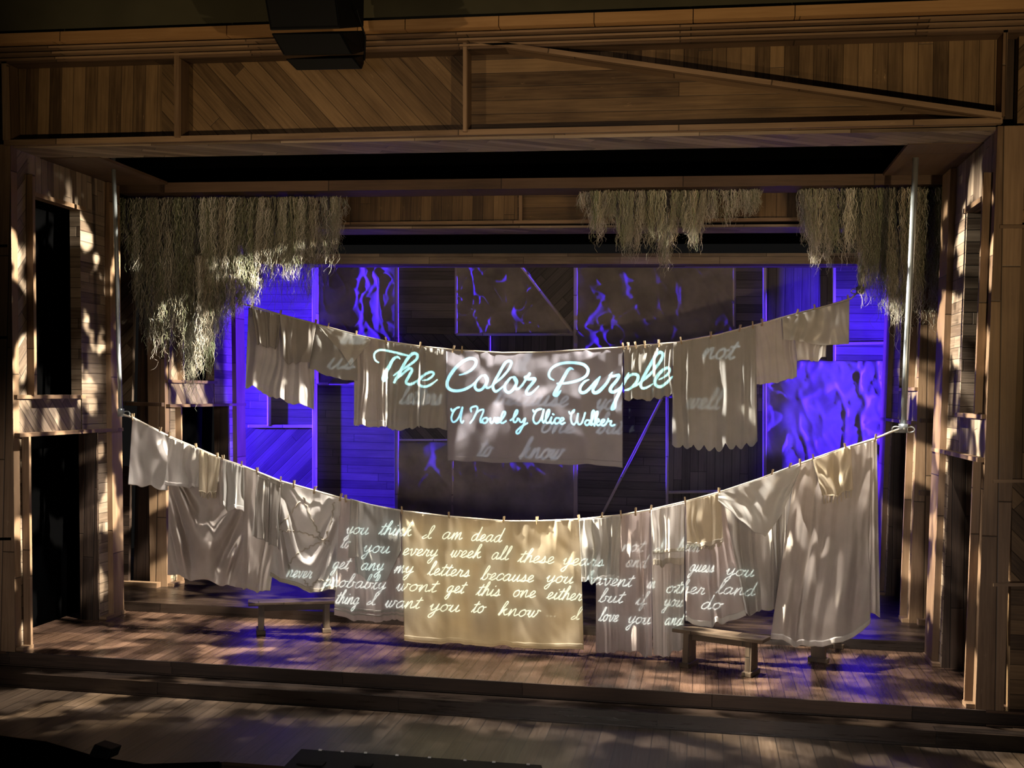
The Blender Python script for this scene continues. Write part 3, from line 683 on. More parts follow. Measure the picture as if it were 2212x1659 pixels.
def pole(label, pts, Y, r=.030, ring=0):
    q = [P(x, y, Y) for x, y in pts]
    o = empty('hanging_pipe', q[-1], label, 'pipe', 'steel pipes holding the clotheslines')
    MB().tube(q, r, 12).build('pipe', M['steel'], o, smooth=True)
    e = q[-1]
    MB().tube([e + (0, 0, .06), e + (0, 0, -.05)], r * 1.5, 12).build('collar', M['steel'], o, smooth=True)
    for s in ((-1, 1) if ring == 0 else (ring,)):
        c = e + (s * .085, 0, -.01)
        MB().tube([c + (.05 * math.cos(t), 0, .035 * math.sin(t)) for t in np.linspace(0, 2 * math.pi, 17)], .009, 6, False).build('ring', M['steel'], o, smooth=True)
    return o
pole('grey steel pipe hanging near the left wall with the front line hooked on', [(244, 318), (252, 560), (256, 760), (261, 892)], YF_, .03, 1)
pole('grey steel pipe hanging near the right wall with the front line hooked on', [(1981, 280), (1968, 560), (1958, 760), (1951, 926)], YF_, .038, 0)
pole('short grey steel pipe by the right hand moss holding the rear line', [(1863, 440), (1861, 520), (1858, 628)], YU_, .04, -1)

ORD = 'first second third fourth fifth sixth seventh eighth ninth tenth eleventh twelfth thirteenth fourteenth fifteenth sixteenth seventeenth eighteenth nineteenth twentieth'.split()
ORD += ['twenty-' + w for w in ORD[:9]] + ['thirtieth', 'thirty-first', 'thirty-second', 'thirty-third', 'thirty-fourth']
def make_pin():
    r = empty('clothespin', (0, 0, 0))
    for s in (-1, 1):
        MB().prism([(-.010, s * .004, -.055), (.010, s * .004, -.055), (.010, s * .016, .050), (-.010, s * .016, .050)], (0, s * .008, 0), GZ).build('prong', M['pin'], r)
    MB().tube([(.012 * math.cos(t), .016 * math.sin(t) * 1.0, 0) for t in np.linspace(0, 2 * math.pi, 9)], .003, 5, False).build('spring', M['spring'], r)
    return r
pin0 = make_pin(); pin_used = [False]
def pins(xs, line, Y, where, group, sc):
    lx = [p[0] for p in line]; ly = [p[1] for p in line]
    for i, x in enumerate(xs):
        r = pin0
        if pin_used[0]:
            r = pin0.copy(); COL.objects.link(r)
            for ch in list(pin0.children):
                c = ch.copy(); c.parent = r; COL.objects.link(c)
        pin_used[0] = True
        r.location = tuple(P(x, np.interp(x, lx, ly) - 3, Y)); r.scale = (sc, sc, sc)
        r.rotation_euler = (0, random.uniform(-.25, .35), random.uniform(-.5, .5))
        tag(r, f'wooden clothespin, {ORD[i]} from the left on the {where} clothesline', 'clothespin', group)
pins([287, 346, 366, 424, 470, 482, 522, 556, 606, 635, 680, 736, 747, 868, 970, 1088, 1160, 1251, 1300, 1341, 1373, 1406, 1480, 1553, 1668, 1706, 1728, 1757, 1826, 1891], LF, YF_, 'front', 'clothespins on the front clothesline', 1.0)
pins([545, 606, 682, 709, 770, 834, 908, 980, 998, 1346, 1357, 1373, 1393, 1423, 1471, 1535, 1598, 1626, 1646, 1722, 1760, 1832], LU, YU_, 'rear', 'clothespins on the rear clothesline', 1.1)

# ------------------------------------------------------------------ benches, candle
def bench(label, c0, c1, wid, hgt, z=0.0):
    # c0, c1: ground points under the two ends
    c0 = np.array(c0); c1 = np.array(c1); d = c1 - c0; L = np.linalg.norm(d); d /= L; n = np.array([-d[1], d[0], 0])
    o = empty('bench', (c0 + c1) / 2, label, 'bench', 'plain wooden benches on the stage')
    def hexa(s0, s1, w, z0, z1, w1=None, g=None):
        w1 = w if w1 is None else w1
        a = [c0 + d * s0 - n * w + (0, 0, z0), c0 + d * s1 - n * w + (0, 0, z0), c0 + d * s1 - n * w1 + (0, 0, z1), c0 + d * s0 - n * w1 + (0, 0, z1)]
        b = [c0 + d * s0 + n * w + (0, 0, z0), c0 + d * s1 + n * w + (0, 0, z0), c0 + d * s1 + n * w1 + (0, 0, z1), c0 + d * s0 + n * w1 + (0, 0, z1)]
        m = MB(); g = d if g is None else g
        m.face(a, g); m.face(b[::-1], g)
        for i in range(4):
            j = (i + 1) % 4; m.face([a[j], a[i], b[i], b[j]], g)
        return m
    hexa(-.10, L + .10, wid / 2, hgt - .045, hgt).build('seat', M['bench'], o, bevel=.006)
    for s in (0.04, L - .13):
        hexa(s, s + .08, wid * .42, .05, hgt - .045, wid * .36, GZ).build('leg', M['bench'], o)
        hexa(s - .02, s + .10, wid * .58, 0, .06, None, n).build('foot', M['bench'], o, bevel=.006)
    hexa(.12, L - .13, .014, hgt - .14, hgt - .045).build('apron_rail', M['bench'], o)
    return o
bench('dark wooden bench standing in front of the curtains at right', F(1472, 1441) + (.02, .14, 0), F(1648, 1466) + (-.05, .14, 0), .30, .47)
bench('dark wooden bench behind the washing at left', F(543, 1371) + (0, .13, 0), F(708, 1368) + (0, .2, 0), .30, .44)
e = F(1767, 1437)
bench('dark bench hidden behind the tall right hand sheet, one leg showing', e + (.0, .12, 0), e + (.35, 1.2, 0), .22, .44)

cp = F(372, 1261, .14)
ca = empty('candle_jar', cp, 'cream candle in a glass jar at the left edge of the swagged sheet', 'candle')
def lathe(prof, n=24):
    m = MB(); R = [[cp + (r * math.cos(2 * math.pi * k / n), r * math.sin(2 * math.pi * k / n), z) for k in range(n)] for r, z in prof]
    for i in range(len(R) - 1):
        for k in range(n):
            q = (k + 1) % n; m.face([R[i][k], R[i][q], R[i + 1][q], R[i + 1][k]], GZ)
    return m
lathe([(.001, .001), (.055, .001), (.06, .01), (.06, .17), (.066, .175), (.062, .18), (.055, .17), (.055, .012), (.001, .012)]).build('jar', M['glass'], ca, smooth=True)
lathe([(.001, .013), (.048, .013), (.048, .12), (.03, .125), (.001, .12)]).build('wax', M['candle'], ca, smooth=True)
lathe([(.001, .12), (.004, .12), (.003, .145), (.001, .146)], 8).build('wick', M['wick'], ca, smooth=True)

# ------------------------------------------------------------------ speaker array, pit monitors
spk = empty('speaker_array', P(680, 150, -1.6), 'black hanging line array loudspeaker in front of the wooden header', 'loudspeaker')
def cab(fl_, fr_, Yf, side_px, Yr):
    # front quad in pixels on plane Yf (list of 4: bl, br, tr, tl) and the far side edge pushed back to Yr
    m = MB(); f = quad(fl_, Yf); b = quad(fr_, Yr)
    m.face(f, GX); m.face(b[::-1], GX)
    for i in range(4):
        j = (i + 1) % 4; m.face([f[j], f[i], b[i], b[j]], GX)
    return m
for fq, bq in (([(583, 66), (735, 62), (716, -90), (556, -90)], [(700, 60), (786, 58), (788, -90), (690, -90)]),
               ([(612, 120), (762, 118), (737, 70), (585, 72)], [(710, 114), (786, 112), (788, 66), (704, 68)]),
               ([(640, 152), (783, 149), (764, 124), (615, 127)], [(720, 142), (786, 139), (787, 118), (712, 120)])):
    o = cab(fq, bq, -1.7, None, -.95).build('cabinet', M['speaker'], spk, bevel=.012)
    cx = [(x * .94 + np.mean([q[0] for q in fq]) * .06, y * .90 + np.mean([q[1] for q in fq]) * .10) for x, y in fq]
    g_ = MB().prism(quad(cx, -1.715), (0, .02, 0), GX).build('grille', M['grille'], spk)
MB().tube([P(770, 20, -1.35), P(789, 80, -1.0), P(787, 130, -1.0)], .012, 6).build('rigging_bar', M['speaker'], spk, smooth=True)

# low black lighting trough on the apron edge at the bottom of the view
zt = -.34 + .16
q = [F(600, 1668, zt), F(650, 1617, zt), F(1170, 1652, zt), F(1176, 1675, zt)]
tr = empty('footlight_trough', (q[0] + q[2]) / 2 * np.array([1, 1, 0]) + np.array([0, 0, -.34]), 'black footlight trough with a row of tiny white dots at the bottom centre', 'equipment')
q2 = [q[0] + (0, -.5, 0), q[0], q[1], q[2], q[3], q[3] + (0, -.5, 0)]
MB().prism([p for p in q2[::-1]], (0, 0, -.16), GX).build('housing', M['speaker'], tr, bevel=.01)
for x, y in ((692, 1621), (740, 1624), (790, 1627), (858, 1632), (928, 1637), (1005, 1643), (1067, 1647), (1141, 1652)):
    p = F(x, y, zt); MB().box(p + (-.016, -.012, -.002), p + (.016, .012, .012)).build('marker_dot', M['glow'], tr)
a = F(640, 1652, zt); MB().box(a, a + (.26, .12, .012)).build('control_panel', M['grille'], tr)
a = F(765, 1656, zt); MB().box(a, a + (.16, .10, .012)).build('control_panel', M['grille'], tr)
# wedge monitor on the curved pit edge
wp = [F(190, 1634, -.30), F(232, 1641, -.30), F(250, 1634, -.30)]
wedge = MB().prism([wp[0], wp[1], wp[1] + (.02, .04, .09), wp[0] + (.02, .08, .10)], (.03, .16, 0), GX).build('floor_monitor', M['speaker'], bevel=.01)
tag(wedge, 'small black wedge monitor on the curved pit edge at bottom left', 'loudspeaker')

# ------------------------------------------------------------------ hanging moss
MOSSC = np.array([(.13, .13, .095), (.19, .18, .135), (.26, .235, .185), (.31, .29, .245), (.20, .20, .15), (.15, .165, .095), (.38, .36, .315), (.25, .215, .165)]) * 1.4
def moss(label, prof, ytop, Y0, Y1, n, seed, group='hanging moss curtains', rad=.0046, green=0.0, curlk=1.0, parent=None, part='moss_fringe', tone=1.0):
    r = np.random.default_rng(seed); prof = np.array(prof, float)
    V = []; Fc = []; Cc = []; base = 0; x0, x1 = prof[0, 0], prof[-1, 0]
    nl = max(6, int((x1 - x0) / 9) * 3)                       # locks the strands gather into
    lx = r.uniform(x0, x1, nl); lY = r.uniform(Y0, Y1, nl); ll = r.uniform(.72, 1.06, nl); lc = r.integers(0, len(MOSSC), nl)
    lw = r.normal(0, 6, nl); ls = np.where(r.random(nl) < .45, 0, r.uniform(0, .7, nl))
    for i in range(n):
        k_ = r.integers(0, nl); x = lx[k_] + r.normal(0, 5)
        yb = np.interp(x, prof[:, 0], prof[:, 1])
        yt = np.interp(x, [p[0] for p in ytop], [p[1] for p in ytop])
        top = yt - 6 + (yb - yt) * ls[k_] * (r.random() < .8)
        en = yt + (yb - yt) * ll[k_] * r.uniform(.55, 1.08) + r.normal(0, 6); en = max(en, top + 30)
        k = max(9, int((en - top) / 5)); t = np.linspace(0, 1, k)
        curl = curlk * r.uniform(1.5, 6.5); fr = r.uniform(9, 24) * (en - top) / 130; ph = r.uniform(0, 6.3)
        pxs = x + lw[k_] * t + (lx[k_] - x) * .5 * t + curl * np.sin(t * fr + ph) * (.25 + t) + curl * .5 * np.sin(t * fr * 2.3 + ph * 3) + np.cumsum(r.normal(0, .9, k))
        pys = top + (en - top) * t + curl * .6 * np.sin(t * fr * 1.6 + ph)
        Ys = np.clip(lY[k_] + r.normal(0, .03), Y0, Y1) + .03 * np.sin(t * fr * 1.3 + ph * 2) * t
        pt = PG(pxs, pys, Ys)
        rr = rad * (1.15 - .8 * t) * r.uniform(.55, 1.5)
        ring = np.array([(math.cos(a), math.sin(a), 0) for a in (.3, 2.4, 4.5)])
        V.append((pt[:, None, :] + rr[:, None, None] * ring[None]).reshape(-1, 3))
        idx = base + np.arange(k * 3).reshape(k, 3)
        for s in range(3):
            q = (s + 1) % 3
            Fc.append(np.stack([idx[:-1, s], idx[:-1, q], idx[1:, q], idx[1:, s]], -1))
        base += k * 3
        col = MOSSC[lc[k_] if r.random() < .6 else r.integers(0, len(MOSSC))] * r.uniform(.7, 1.25) * np.array([1 - green * .3, 1 + green * .3, 1 - green * .4]) * tone
        Cc.append(np.repeat([np.append(col, 1)], k * 3, 0))
    V = np.concatenate(V); Fc = np.concatenate(Fc); Cc = np.concatenate(Cc)
    me = bpy.data.meshes.new('hanging_moss'); me.from_pydata(V.tolist(), [], Fc.tolist()); me.materials.append(M['moss']); me.shade_smooth()
    ca_ = me.color_attributes.new('tint', 'FLOAT_COLOR', 'POINT'); ca_.data.foreach_set('color', Cc.astype(np.float32).ravel())
    if parent is not None:
        o = bpy.data.objects.new(part, me); COL.objects.link(o); adopt(o, parent); return o
    o = bpy.data.objects.new('hanging_moss', me); COL.objects.link(o)
    tag(o, label, 'moss', group)
    return o
ML = empty('hanging_moss', P(500, 432, 3.25), 'broad grey green moss curtain hanging lowest, at the left above the washing', 'moss', 'hanging moss curtains')
MR = empty('hanging_moss', P(1950, 415, 3.25), 'dense dark moss curtain behind the right hand pipe', 'moss', 'hanging moss curtains')
TL = [(250, 436), (760, 432)]
moss('broad grey green moss curtain hanging at the left above the washing', [(262, 520), (285, 600), (300, 655), (330, 690), (380, 690), (430, 680), (480, 665), (530, 640), (570, 600), (620, 590), (660, 560), (690, 570), (712, 600), (728, 545), (742, 470)], TL, 3.0, 3.46, 3600, 1, parent=ML, part='moss_fringe', tone=1.2)
moss('ragged moss tongue hanging lowest at the left below the broad curtain', [(292, 655), (312, 740), (335, 775), (360, 765), (385, 765), (400, 830), (425, 850), (445, 810), (465, 760), (490, 700), (530, 668), (560, 685)], [(290, 560), (560, 560)], 3.0, 3.5, 1700, 2, parent=ML, part='moss_tongue')
moss('thin moss wisps trailing over the left end of the rear line', [(545, 690), (575, 640), (610, 690), (640, 660), (655, 700), (680, 640), (715, 600)], [(545, 520), (715, 500)], 3.2, 3.7, 150, 3, parent=ML, part='moss_wisp')
moss('leafy green moss sprig beside the ragged left tongue', [(425, 800), (440, 822), (460, 800)], [(425, 745), (460, 745)], 3.3, 3.5, 60, 4, green=.35, parent=ML, part='leafy_sprig')
TR = [(1240, 420), (2060, 412)]
moss('narrow straw coloured moss tuft at the left of the centre right group', [(1258, 440), (1275, 500), (1300, 535), (1312, 500), (1322, 450)], TR, 3.0, 3.44, 300, 5, tone=1.7)
moss('long straw coloured moss tuft second in the centre right group', [(1318, 470), (1335, 520), (1355, 560), (1378, 560), (1388, 480)], TR, 3.0, 3.44, 430, 6, tone=1.7)
moss('largest straw coloured moss tuft of the centre right group', [(1384, 480), (1405, 530), (1425, 580), (1445, 590), (1462, 520), (1472, 460)], TR, 3.0, 3.44, 520, 7, tone=1.7)
moss('moss tuft with a trailing wisp fourth in the centre right group', [(1468, 470), (1485, 520), (1505, 555), (1520, 520), (1545, 470)], TR, 3.0, 3.44, 400, 8, tone=1.7)
moss('short moss fringe at the right end of the centre right group', [(1535, 470), (1560, 490), (1590, 475), (1620, 465), (1640, 440)], TR, 3.0, 3.44, 300, 9, tone=1.7)
moss('pale moss tuft left of the short pipe in the right hand group', [(1716, 440), (1735, 510), (1755, 560), (1790, 590), (1815, 560), (1840, 560), (1862, 520)], TR, 3.0, 3.46, 850, 10, tone=1.7)
moss('dense dark moss curtain between the two pipes at right', [(1850, 540), (1868, 640), (1895, 640), (1915, 690), (1940, 750), (1960, 700), (1975, 640)], TR, 3.0, 3.5, 1100, 11, parent=MR, part='moss_fringe', tone=1.2)
moss('dark moss curtain beside the right wall', [(1960, 640), (1985, 680), (2010, 715), (2025, 700), (2036, 600), (2040, 500)], TR, 3.0, 3.5, 650, 12, parent=MR, part='moss_fringe', tone=1.2)

# ------------------------------------------------------------------ the projector in the balcony and what it throws
def catmull(p, n=7):
    p = np.array(p, float)
    if len(p) < 3: return np.array([p[0] * (1 - t) + p[-1] * t for t in np.linspace(0, 1, n)])
    q = np.vstack([2 * p[0] - p[1], p, 2 * p[-1] - p[-2]]); out = []
    for i in range(1, len(q) - 2):
        for t in np.linspace(0, 1, n, endpoint=False):
            a, b, c, d = q[i - 1], q[i], q[i + 1], q[i + 2]
            out.append(.5 * ((2 * b) + (c - a) * t + (2 * a - 5 * b + 4 * c - d) * t * t + (3 * b - a - 3 * c + d) * t ** 3))
    out.append(q[-2]); return np.array(out)

TITLE = [  # (crop origin x, stroke width at start/middle/end, points) measured on the lettering
 (780, (20, 27, 34), [(240,335),(200,310),(178,260),(185,210),(230,172),(300,165),(420,185),(540,215),(640,240)]),
 (780, (14, 50, 20), [(530,285),(500,258),(455,270),(415,320),(385,380),(345,450),(315,510),(300,560),(318,580),(345,558),(362,535)]),
 (780, (20, 40, 42), [(440,510),(480,480),(560,430),(640,380),(710,330),(760,280),(768,235),(740,210),(700,215),(650,260),(600,330),(550,420),(510,500),(470,560),(448,602)]),
 (780, (20, 40, 24), [(450,600),(500,540),(560,490),(620,440),(668,412),(692,440),(670,490),(635,550),(612,595),(630,625),(680,630),(740,600),(800,560)]),
 (780, (20, 36, 24), [(835,578),(900,568),(960,530),(990,485),(955,462),(890,485),(820,535),(782,590),(792,635),(845,662),(905,655),(970,620),(1035,570)]),
 (780, (24, 44, 28), [(1345,505),(1420,485),(1500,440),(1555,380),(1570,320),(1535,285),(1470,285),(1380,330),(1290,410),(1215,510),(1175,600),(1182,670),(1235,712),(1320,722),(1420,700),(1510,650),(1560,600)]),
 (780, (24, 38, 24), [(1705,522),(1650,515),(1600,560),(1560,620),(1558,680),(1595,715),(1650,700),(1700,640),(1725,580),(1715,540),(1690,515),(1720,590),(1705,650),(1720,682),(1755,675),(1800,645)]),
 (780, (22, 38, 26), [(1790,645),(1850,600),(1930,530),(2000,450),(2040,380),(2050,330),(2020,315),(1970,340),(1920,420),(1870,510),(1820,600),(1800,670),(1830,730),(1880,710),(1940,660)]),
 (780, (24, 40, 24), [(2105,545),(2050,540),(2000,590),(1962,650),(1968,710),(2010,745),(2060,720),(2105,660),(2125,600),(2110,560),(2088,540),(2118,610),(2105,660),(2118,695),(2155,690),(2215,640)]),
 (1120, (22, 42, 24), [(0,690),(60,630),(110,550),(152,488),(132,522),(92,540),(140,562),(222,560),(190,620),(132,690),(108,740),(132,768),(190,745),(275,660)]),
 (1120, (24, 38, 30), [(480,575),(430,545),(415,490),(450,420),(530,365),(640,340),(770,340),(880,360),(940,410),(950,460),(920,520),(840,570),(740,600),(640,618),(530,622)]),
 (1120, (20, 52, 26), [(748,430),(715,415),(680,435),(640,500),(590,590),(540,680),(500,750),(492,775),(522,780),(552,750),(575,720)]),
 (1120, (20, 40, 30), [(960,570),(905,595),(855,655),(838,710),(860,745),(910,740),(970,690),(1040,610),(1112,530)]),
 (1120, (30, 44, 22), [(1112,530),(1062,620),(1018,700),(1032,745),(1080,740),(1140,690),(1200,620),(1240,550),(1272,478)]),
 (1120, (22, 44, 24), [(1278,470),(1245,518),(1300,520),(1372,508),(1340,580),(1272,660),(1252,710),(1280,738),(1340,720),(1405,668),(1470,560),(1500,490)]),
 (1120, (24, 46, 26), [(1502,475),(1470,540),(1420,650),(1370,760),(1322,860),(1282,950),(1280,970),(1312,948),(1332,900)]),
 (1120, (24, 40, 22), [(1420,640),(1460,570),(1520,510),(1590,495),(1632,520),(1622,580),(1572,650),(1500,700),(1430,715)]),
 (1120, (22, 42, 26), [(1500,700),(1620,640),(1720,560),(1820,470),(1900,370),(1960,270),(1965,215),(1930,195),(1880,230),(1820,330),(1750,450),(1690,570),(1668,640),(1692,685),(1750,675),(1832,628)]),
 (1120, (22, 42, 24), [(1920,568),(2010,520),(2060,460),(2060,420),(2020,412),(1950,455),(1890,530),(1862,600),(1882,650),(1932,665),(2000,632),(2080,552),(2100,528)])]
SUB = [[(135,130),(150,155),(180,132),(232,110),(200,120),(160,170),(140,230),(146,272),(172,285),(210,258),(242,195),(272,112),(256,200),(250,262),(265,295),(282,275)],
 [(375,158),(370,125),(400,104),(440,100),(450,128),(435,180),(400,250),(365,295)], [(400,250),(430,190),(470,150),(522,140),(510,190),(486,250),(490,290),(515,283)],
 [(560,235),(522,245),(508,280),(530,300),(562,285),(572,250),(550,235),(578,252),(605,242)], [(605,242),(604,280),(622,298),(645,270),(655,238),(682,250)],
 [(668,282),(700,268),(707,240),(682,240),(666,270),(682,298),(722,280)], [(722,280),(770,212),(782,170),(760,165),(736,220),(726,280),(750,298),(790,275)],
 [(845,265),(880,240),(920,190),(930,150),(910,150),(886,210),(880,270),(900,290),(925,265),(930,243),(952,252)],
 [(950,250),(958,280),(985,285),(1010,250),(1022,252),(1000,320),(965,390),(935,425),(914,410),(930,380),(990,332),(1046,300)],
 [(1115,145),(1130,165),(1170,136),(1212,130),(1160,150),(1125,210),(1120,270),(1150,305),(1190,280),(1220,220),(1242,138),(1230,210),(1225,270),(1240,295)],
 [(1240,290),(1290,220),(1310,160),(1300,140),(1280,170),(1265,240),(1275,295),(1308,290)], [(1308,290),(1335,228),(1322,280),(1340,302),(1372,275)], [(1352,190),(1358,196)],
 [(1422,238),(1388,240),(1370,275),(1390,305),(1435,285)], [(1435,282),(1475,262),(1476,240),(1450,240),(1435,275),(1456,310),(1492,295)],
 [(1545,165),(1560,187),(1595,170),(1606,142),(1582,165),(1566,230),(1575,290),(1600,315),(1630,280),(1652,188),(1642,260),(1662,315),(1700,290),(1737,178)],
 [(1792,268),(1755,265),(1735,300),(1760,326),(1790,292),(1802,262),(1790,305),(1812,322)], [(1805,305),(1830,232),(1847,165),(1830,150),(1815,200),(1815,290),(1842,318)],
 [(1842,318),(1885,190),(1878,160),(1862,200),(1852,290),(1848,330)], [(1854,285),(1892,250),(1900,278),(1868,292),(1890,325),(1925,308)],
 [(1922,305),(1960,282),(1966,260),(1940,260),(1925,295),(1946,330),(1985,308)], [(1982,310),(2006,270),(2012,248),(2018,275),(2048,275),(2036,310),(2056,330),(2088,318)]]
GL = {'a': (1.1, [[(.75,.8),(.5,1),(.15,.7),(.1,.2),(.35,0),(.65,.35),(.78,.9),(.72,.25),(.85,0),(1.1,.25)]]),
 'b': (1.0, [[(0,.1),(.35,1.1),(.5,1.9),(.3,2),(.18,1.2),(.15,.2),(.4,0),(.7,.35),(.6,.85),(.8,.8),(1,.75)]]),
 'c': (.8, [[(.75,.8),(.55,1),(.2,.75),(.1,.25),(.4,0),(.8,.25)]]),
 'd': (1.1, [[(.75,.8),(.5,1),(.15,.7),(.1,.2),(.35,0),(.65,.4),(.85,2),(.74,.3),(.88,0),(1.1,.2)]]),
 'e': (.8, [[(0,.15),(.4,.45),(.6,.8),(.4,1),(.15,.7),(.15,.2),(.4,0),(.8,.25)]]),
 'f': (.75, [[(0,.1),(.4,1.2),(.55,1.9),(.35,2),(.25,1.2),(.15,-.6),(.3,-.8),(.4,-.2),(.3,.1),(.75,.25)]]),
 'g': (1.05, [[(.75,.8),(.5,1),(.15,.7),(.1,.25),(.35,.05),(.65,.4),(.75,.9),(.65,-.5),(.4,-1),(.2,-.7),(.6,-.1),(1.05,.25)]]),
 'h': (.95, [[(0,.1),(.35,1.2),(.5,1.9),(.32,2),(.18,1.1),(.1,0),(.3,.7),(.6,1),(.68,.5),(.7,.05),(.95,.2)]]),
 'i': (.6, [[(0,.15),(.3,.95),(.22,.25),(.35,0),(.6,.2)], [(.44,1.4),(.46,1.45)]]),
 'k': (.95, [[(0,.1),(.35,1.2),(.5,1.9),(.32,2),(.18,1.1),(.1,0),(.35,.7),(.65,.95),(.45,.55),(.65,.05),(.95,.2)]]),
 'l': (.65, [[(0,.1),(.4,1.2),(.5,1.9),(.32,2),(.2,1.1),(.22,.2),(.4,0),(.65,.2)]]),
 'm': (1.25, [[(0,.3),(.15,.95),(.1,0),(.3,.75),(.5,1),(.5,0),(.7,.75),(.9,1),(.92,.2),(1.05,0),(1.25,.2)]]),
 'n': (1.0, [[(0,.3),(.15,.95),(.1,0),(.35,.8),(.6,1),(.62,.2),(.75,0),(1,.2)]]),
 'o': (.95, [[(.5,1),(.15,.75),(.1,.25),(.4,0),(.7,.35),(.6,.9),(.4,.95),(.7,.8),(.95,.85)]]),
 'p': (.9, [[(0,.2),(.25,1),(.1,-.9),(.2,.3),(.4,.95),(.7,.8),(.65,.25),(.35,0),(.9,.2)]]),
 'r': (.85, [[(0,.15),(.2,.8),(.25,1.05),(.4,.85),(.6,.85),(.5,.2),(.65,0),(.85,.2)]]),
 's': (.8, [[(0,.1),(.3,.6),(.4,1),(.55,.5),(.5,.05),(.15,.1),(.8,.2)]]),
 't': (.65, [[(0,.1),(.35,1),(.45,1.6),(.25,.4),(.35,0),(.65,.2)], [(.05,1.15),(.7,1.25)]]),
 'u': (1.05, [[(0,.2),(.2,.95),(.12,.25),(.3,0),(.6,.4),(.75,.95),(.68,.2),(.8,0),(1.05,.2)]]),
 'v': (.95, [[(0,.8),(.2,.95),(.3,.2),(.45,0),(.7,.5),(.7,.95),(.95,.85)]]),
 'w': (1.2, [[(0,.3),(.15,.95),(.15,.2),(.35,0),(.55,.9),(.5,.2),(.7,0),(.95,.6),(.9,.95),(1.2,.85)]]),
 'y': (1.0, [[(0,.6),(.2,.95),(.15,.3),(.35,.1),(.65,.5),(.75,.95),(.6,-.5),(.35,-1),(.15,-.7),(.6,-.1),(1,.25)]]),
 'I': (.8, [[(.3,.55),(.05,.2),(.15,0),(.45,.3),(.7,1.5),(.65,1.9),(.5,1.6),(.5,.5),(.6,0),(.8,.1)]]),
 '.': (.5, [[(.2,.02),(.24,.04)]])}
LETTER = [('you',745,800,1153,.8),('think',818,892,1155,1),('I',910,936,1163,.8),('am',953,1002,1164,.9),('dead',1016,1088,1168,.9),('not',1342,1392,1190,.4),('I',1412,1436,1192,.5),('been',1462,1514,1190,.4),
 ('to',734,758,1183,.55),('you',783,846,1193,.8),('every',868,948,1199,.9),('week',972,1042,1203,.9),('all',1060,1102,1208,.85),('these',1118,1200,1214,.9),('years',1214,1308,1220,.8),('and',1350,1400,1224,.35),('guess',1488,1546,1234,.9),('you',1566,1632,1242,.9),
 ('never',618,676,1246,.55),('get',716,756,1228,.7),('any',778,832,1231,.9),('my',850,896,1237,.95),('letters',923,1018,1242,1),('because',1038,1156,1252,1),('you',1178,1242,1258,.95),('havent',1262,1368,1262,.9),('in',1396,1418,1270,.6),('other',1436,1526,1280,.75),('land',1546,1634,1282,.7),
 ('probably',698,836,1266,.8),('wont',854,946,1275,.85),('get',963,1006,1280,.95),('this',1028,1084,1286,.95),('one',1106,1160,1289,.95),('either',1180,1260,1294,.95),('but',1292,1348,1300,.8),('if',1372,1400,1306,.6),('you',1432,1478,1309,.6),('do',1512,1562,1315,.95),
 ('thing',722,778,1303,.9),('I',790,814,1306,.75),('want',830,910,1311,.85),('you',926,997,1319,.95),('to',1018,1050,1323,.95),('know',1076,1168,1329,.95),('...',1178,1208,1331,.5),('I',1232,1256,1338,.6),('love',1292,1338,1341,.9),('you',1354,1408,1346,.85),('and',1434,1478,1349,.85)]
FAINT = [('them',735,795,742,.9),('us',706,772,796,.9),('letters',862,958,872,1),('because',1066,1232,874,1),('you',1285,1350,884,.9),('one',1166,1246,934,1),('but',1288,1350,936,.8),('to',1030,1066,986,.8),('know',1122,1220,990,.9),('not',1516,1592,774,1),('well',1480,1560,882,.7),('all',1108,1142,800,.8)]

PJ = np.array([2.2, -15.4, 4.4])
IW, IH, TX, TYY = 2600, 1760, .255, .1726
lp = bpy.data.lights.new('projector', 'SPOT'); po = bpy.data.objects.new('projector', lp); COL.objects.link(po)
po.location = tuple(PJ)
_q = (Vector(P(1110, 1055, 2.6)) - Vector(PJ)).to_track_quat('-Z', 'Y'); po.rotation_euler = _q.to_euler()
_R = np.array(_q.to_matrix())
def to_img(px, py, Y):
    l = (PG(px, py, np.full(np.shape(px), Y)) - PJ) @ _R
    return (l[..., 0] / -l[..., 2] / TX * .5 + .5) * IW, (l[..., 1] / -l[..., 2] / TYY * .5 + .5) * IH
def stamp(mask, xs, ys, ws, val):
    for i in range(len(xs) - 1):
        x0, y0, x1, y1 = xs[i], ys[i], xs[i + 1], ys[i + 1]; w = max(ws[i], ws[i + 1]) / 2 + 2
        a, b = int(max(0, min(x0, x1) - w)), int(min(IW - 1, max(x0, x1) + w)) + 1
        c, d = int(max(0, min(y0, y1) - w)), int(min(IH - 1, max(y0, y1) + w)) + 1
        if b <= a or d <= c: continue
        X_, Y_ = np.meshgrid(np.arange(a, b) + .5, np.arange(c, d) + .5)
        dx, dy = x1 - x0, y1 - y0; L2 = dx * dx + dy * dy + 1e-9
        t = np.clip(((X_ - x0) * dx + (Y_ - y0) * dy) / L2, 0, 1)
        ds = np.hypot(X_ - x0 - t * dx, Y_ - y0 - t * dy); hw = (ws[i] * (1 - t) + ws[i + 1] * t) / 2
        mask[c:d, a:b] = np.maximum(mask[c:d, a:b], val * np.clip((hw + 1.0 - ds) / 2.0, 0, 1))
def blur(m, r):
    for ax in (0, 1):
        for _ in range(2):
            c = np.cumsum(np.pad(m, [(r + 1, r) if a == ax else (0, 0) for a in (0, 1)], mode='edge'), axis=ax)
            n = m.shape[ax]
            m = (np.take(c, np.arange(2 * r + 1, 2 * r + 1 + n), ax) - np.take(c, np.arange(0, n), ax)) / (2 * r + 1)
    return m
title = np.zeros((IH, IW)); hand = np.zeros((IH, IW)); faint = np.zeros((IH, IW)); K_ = 2.0 * 350 / 2212
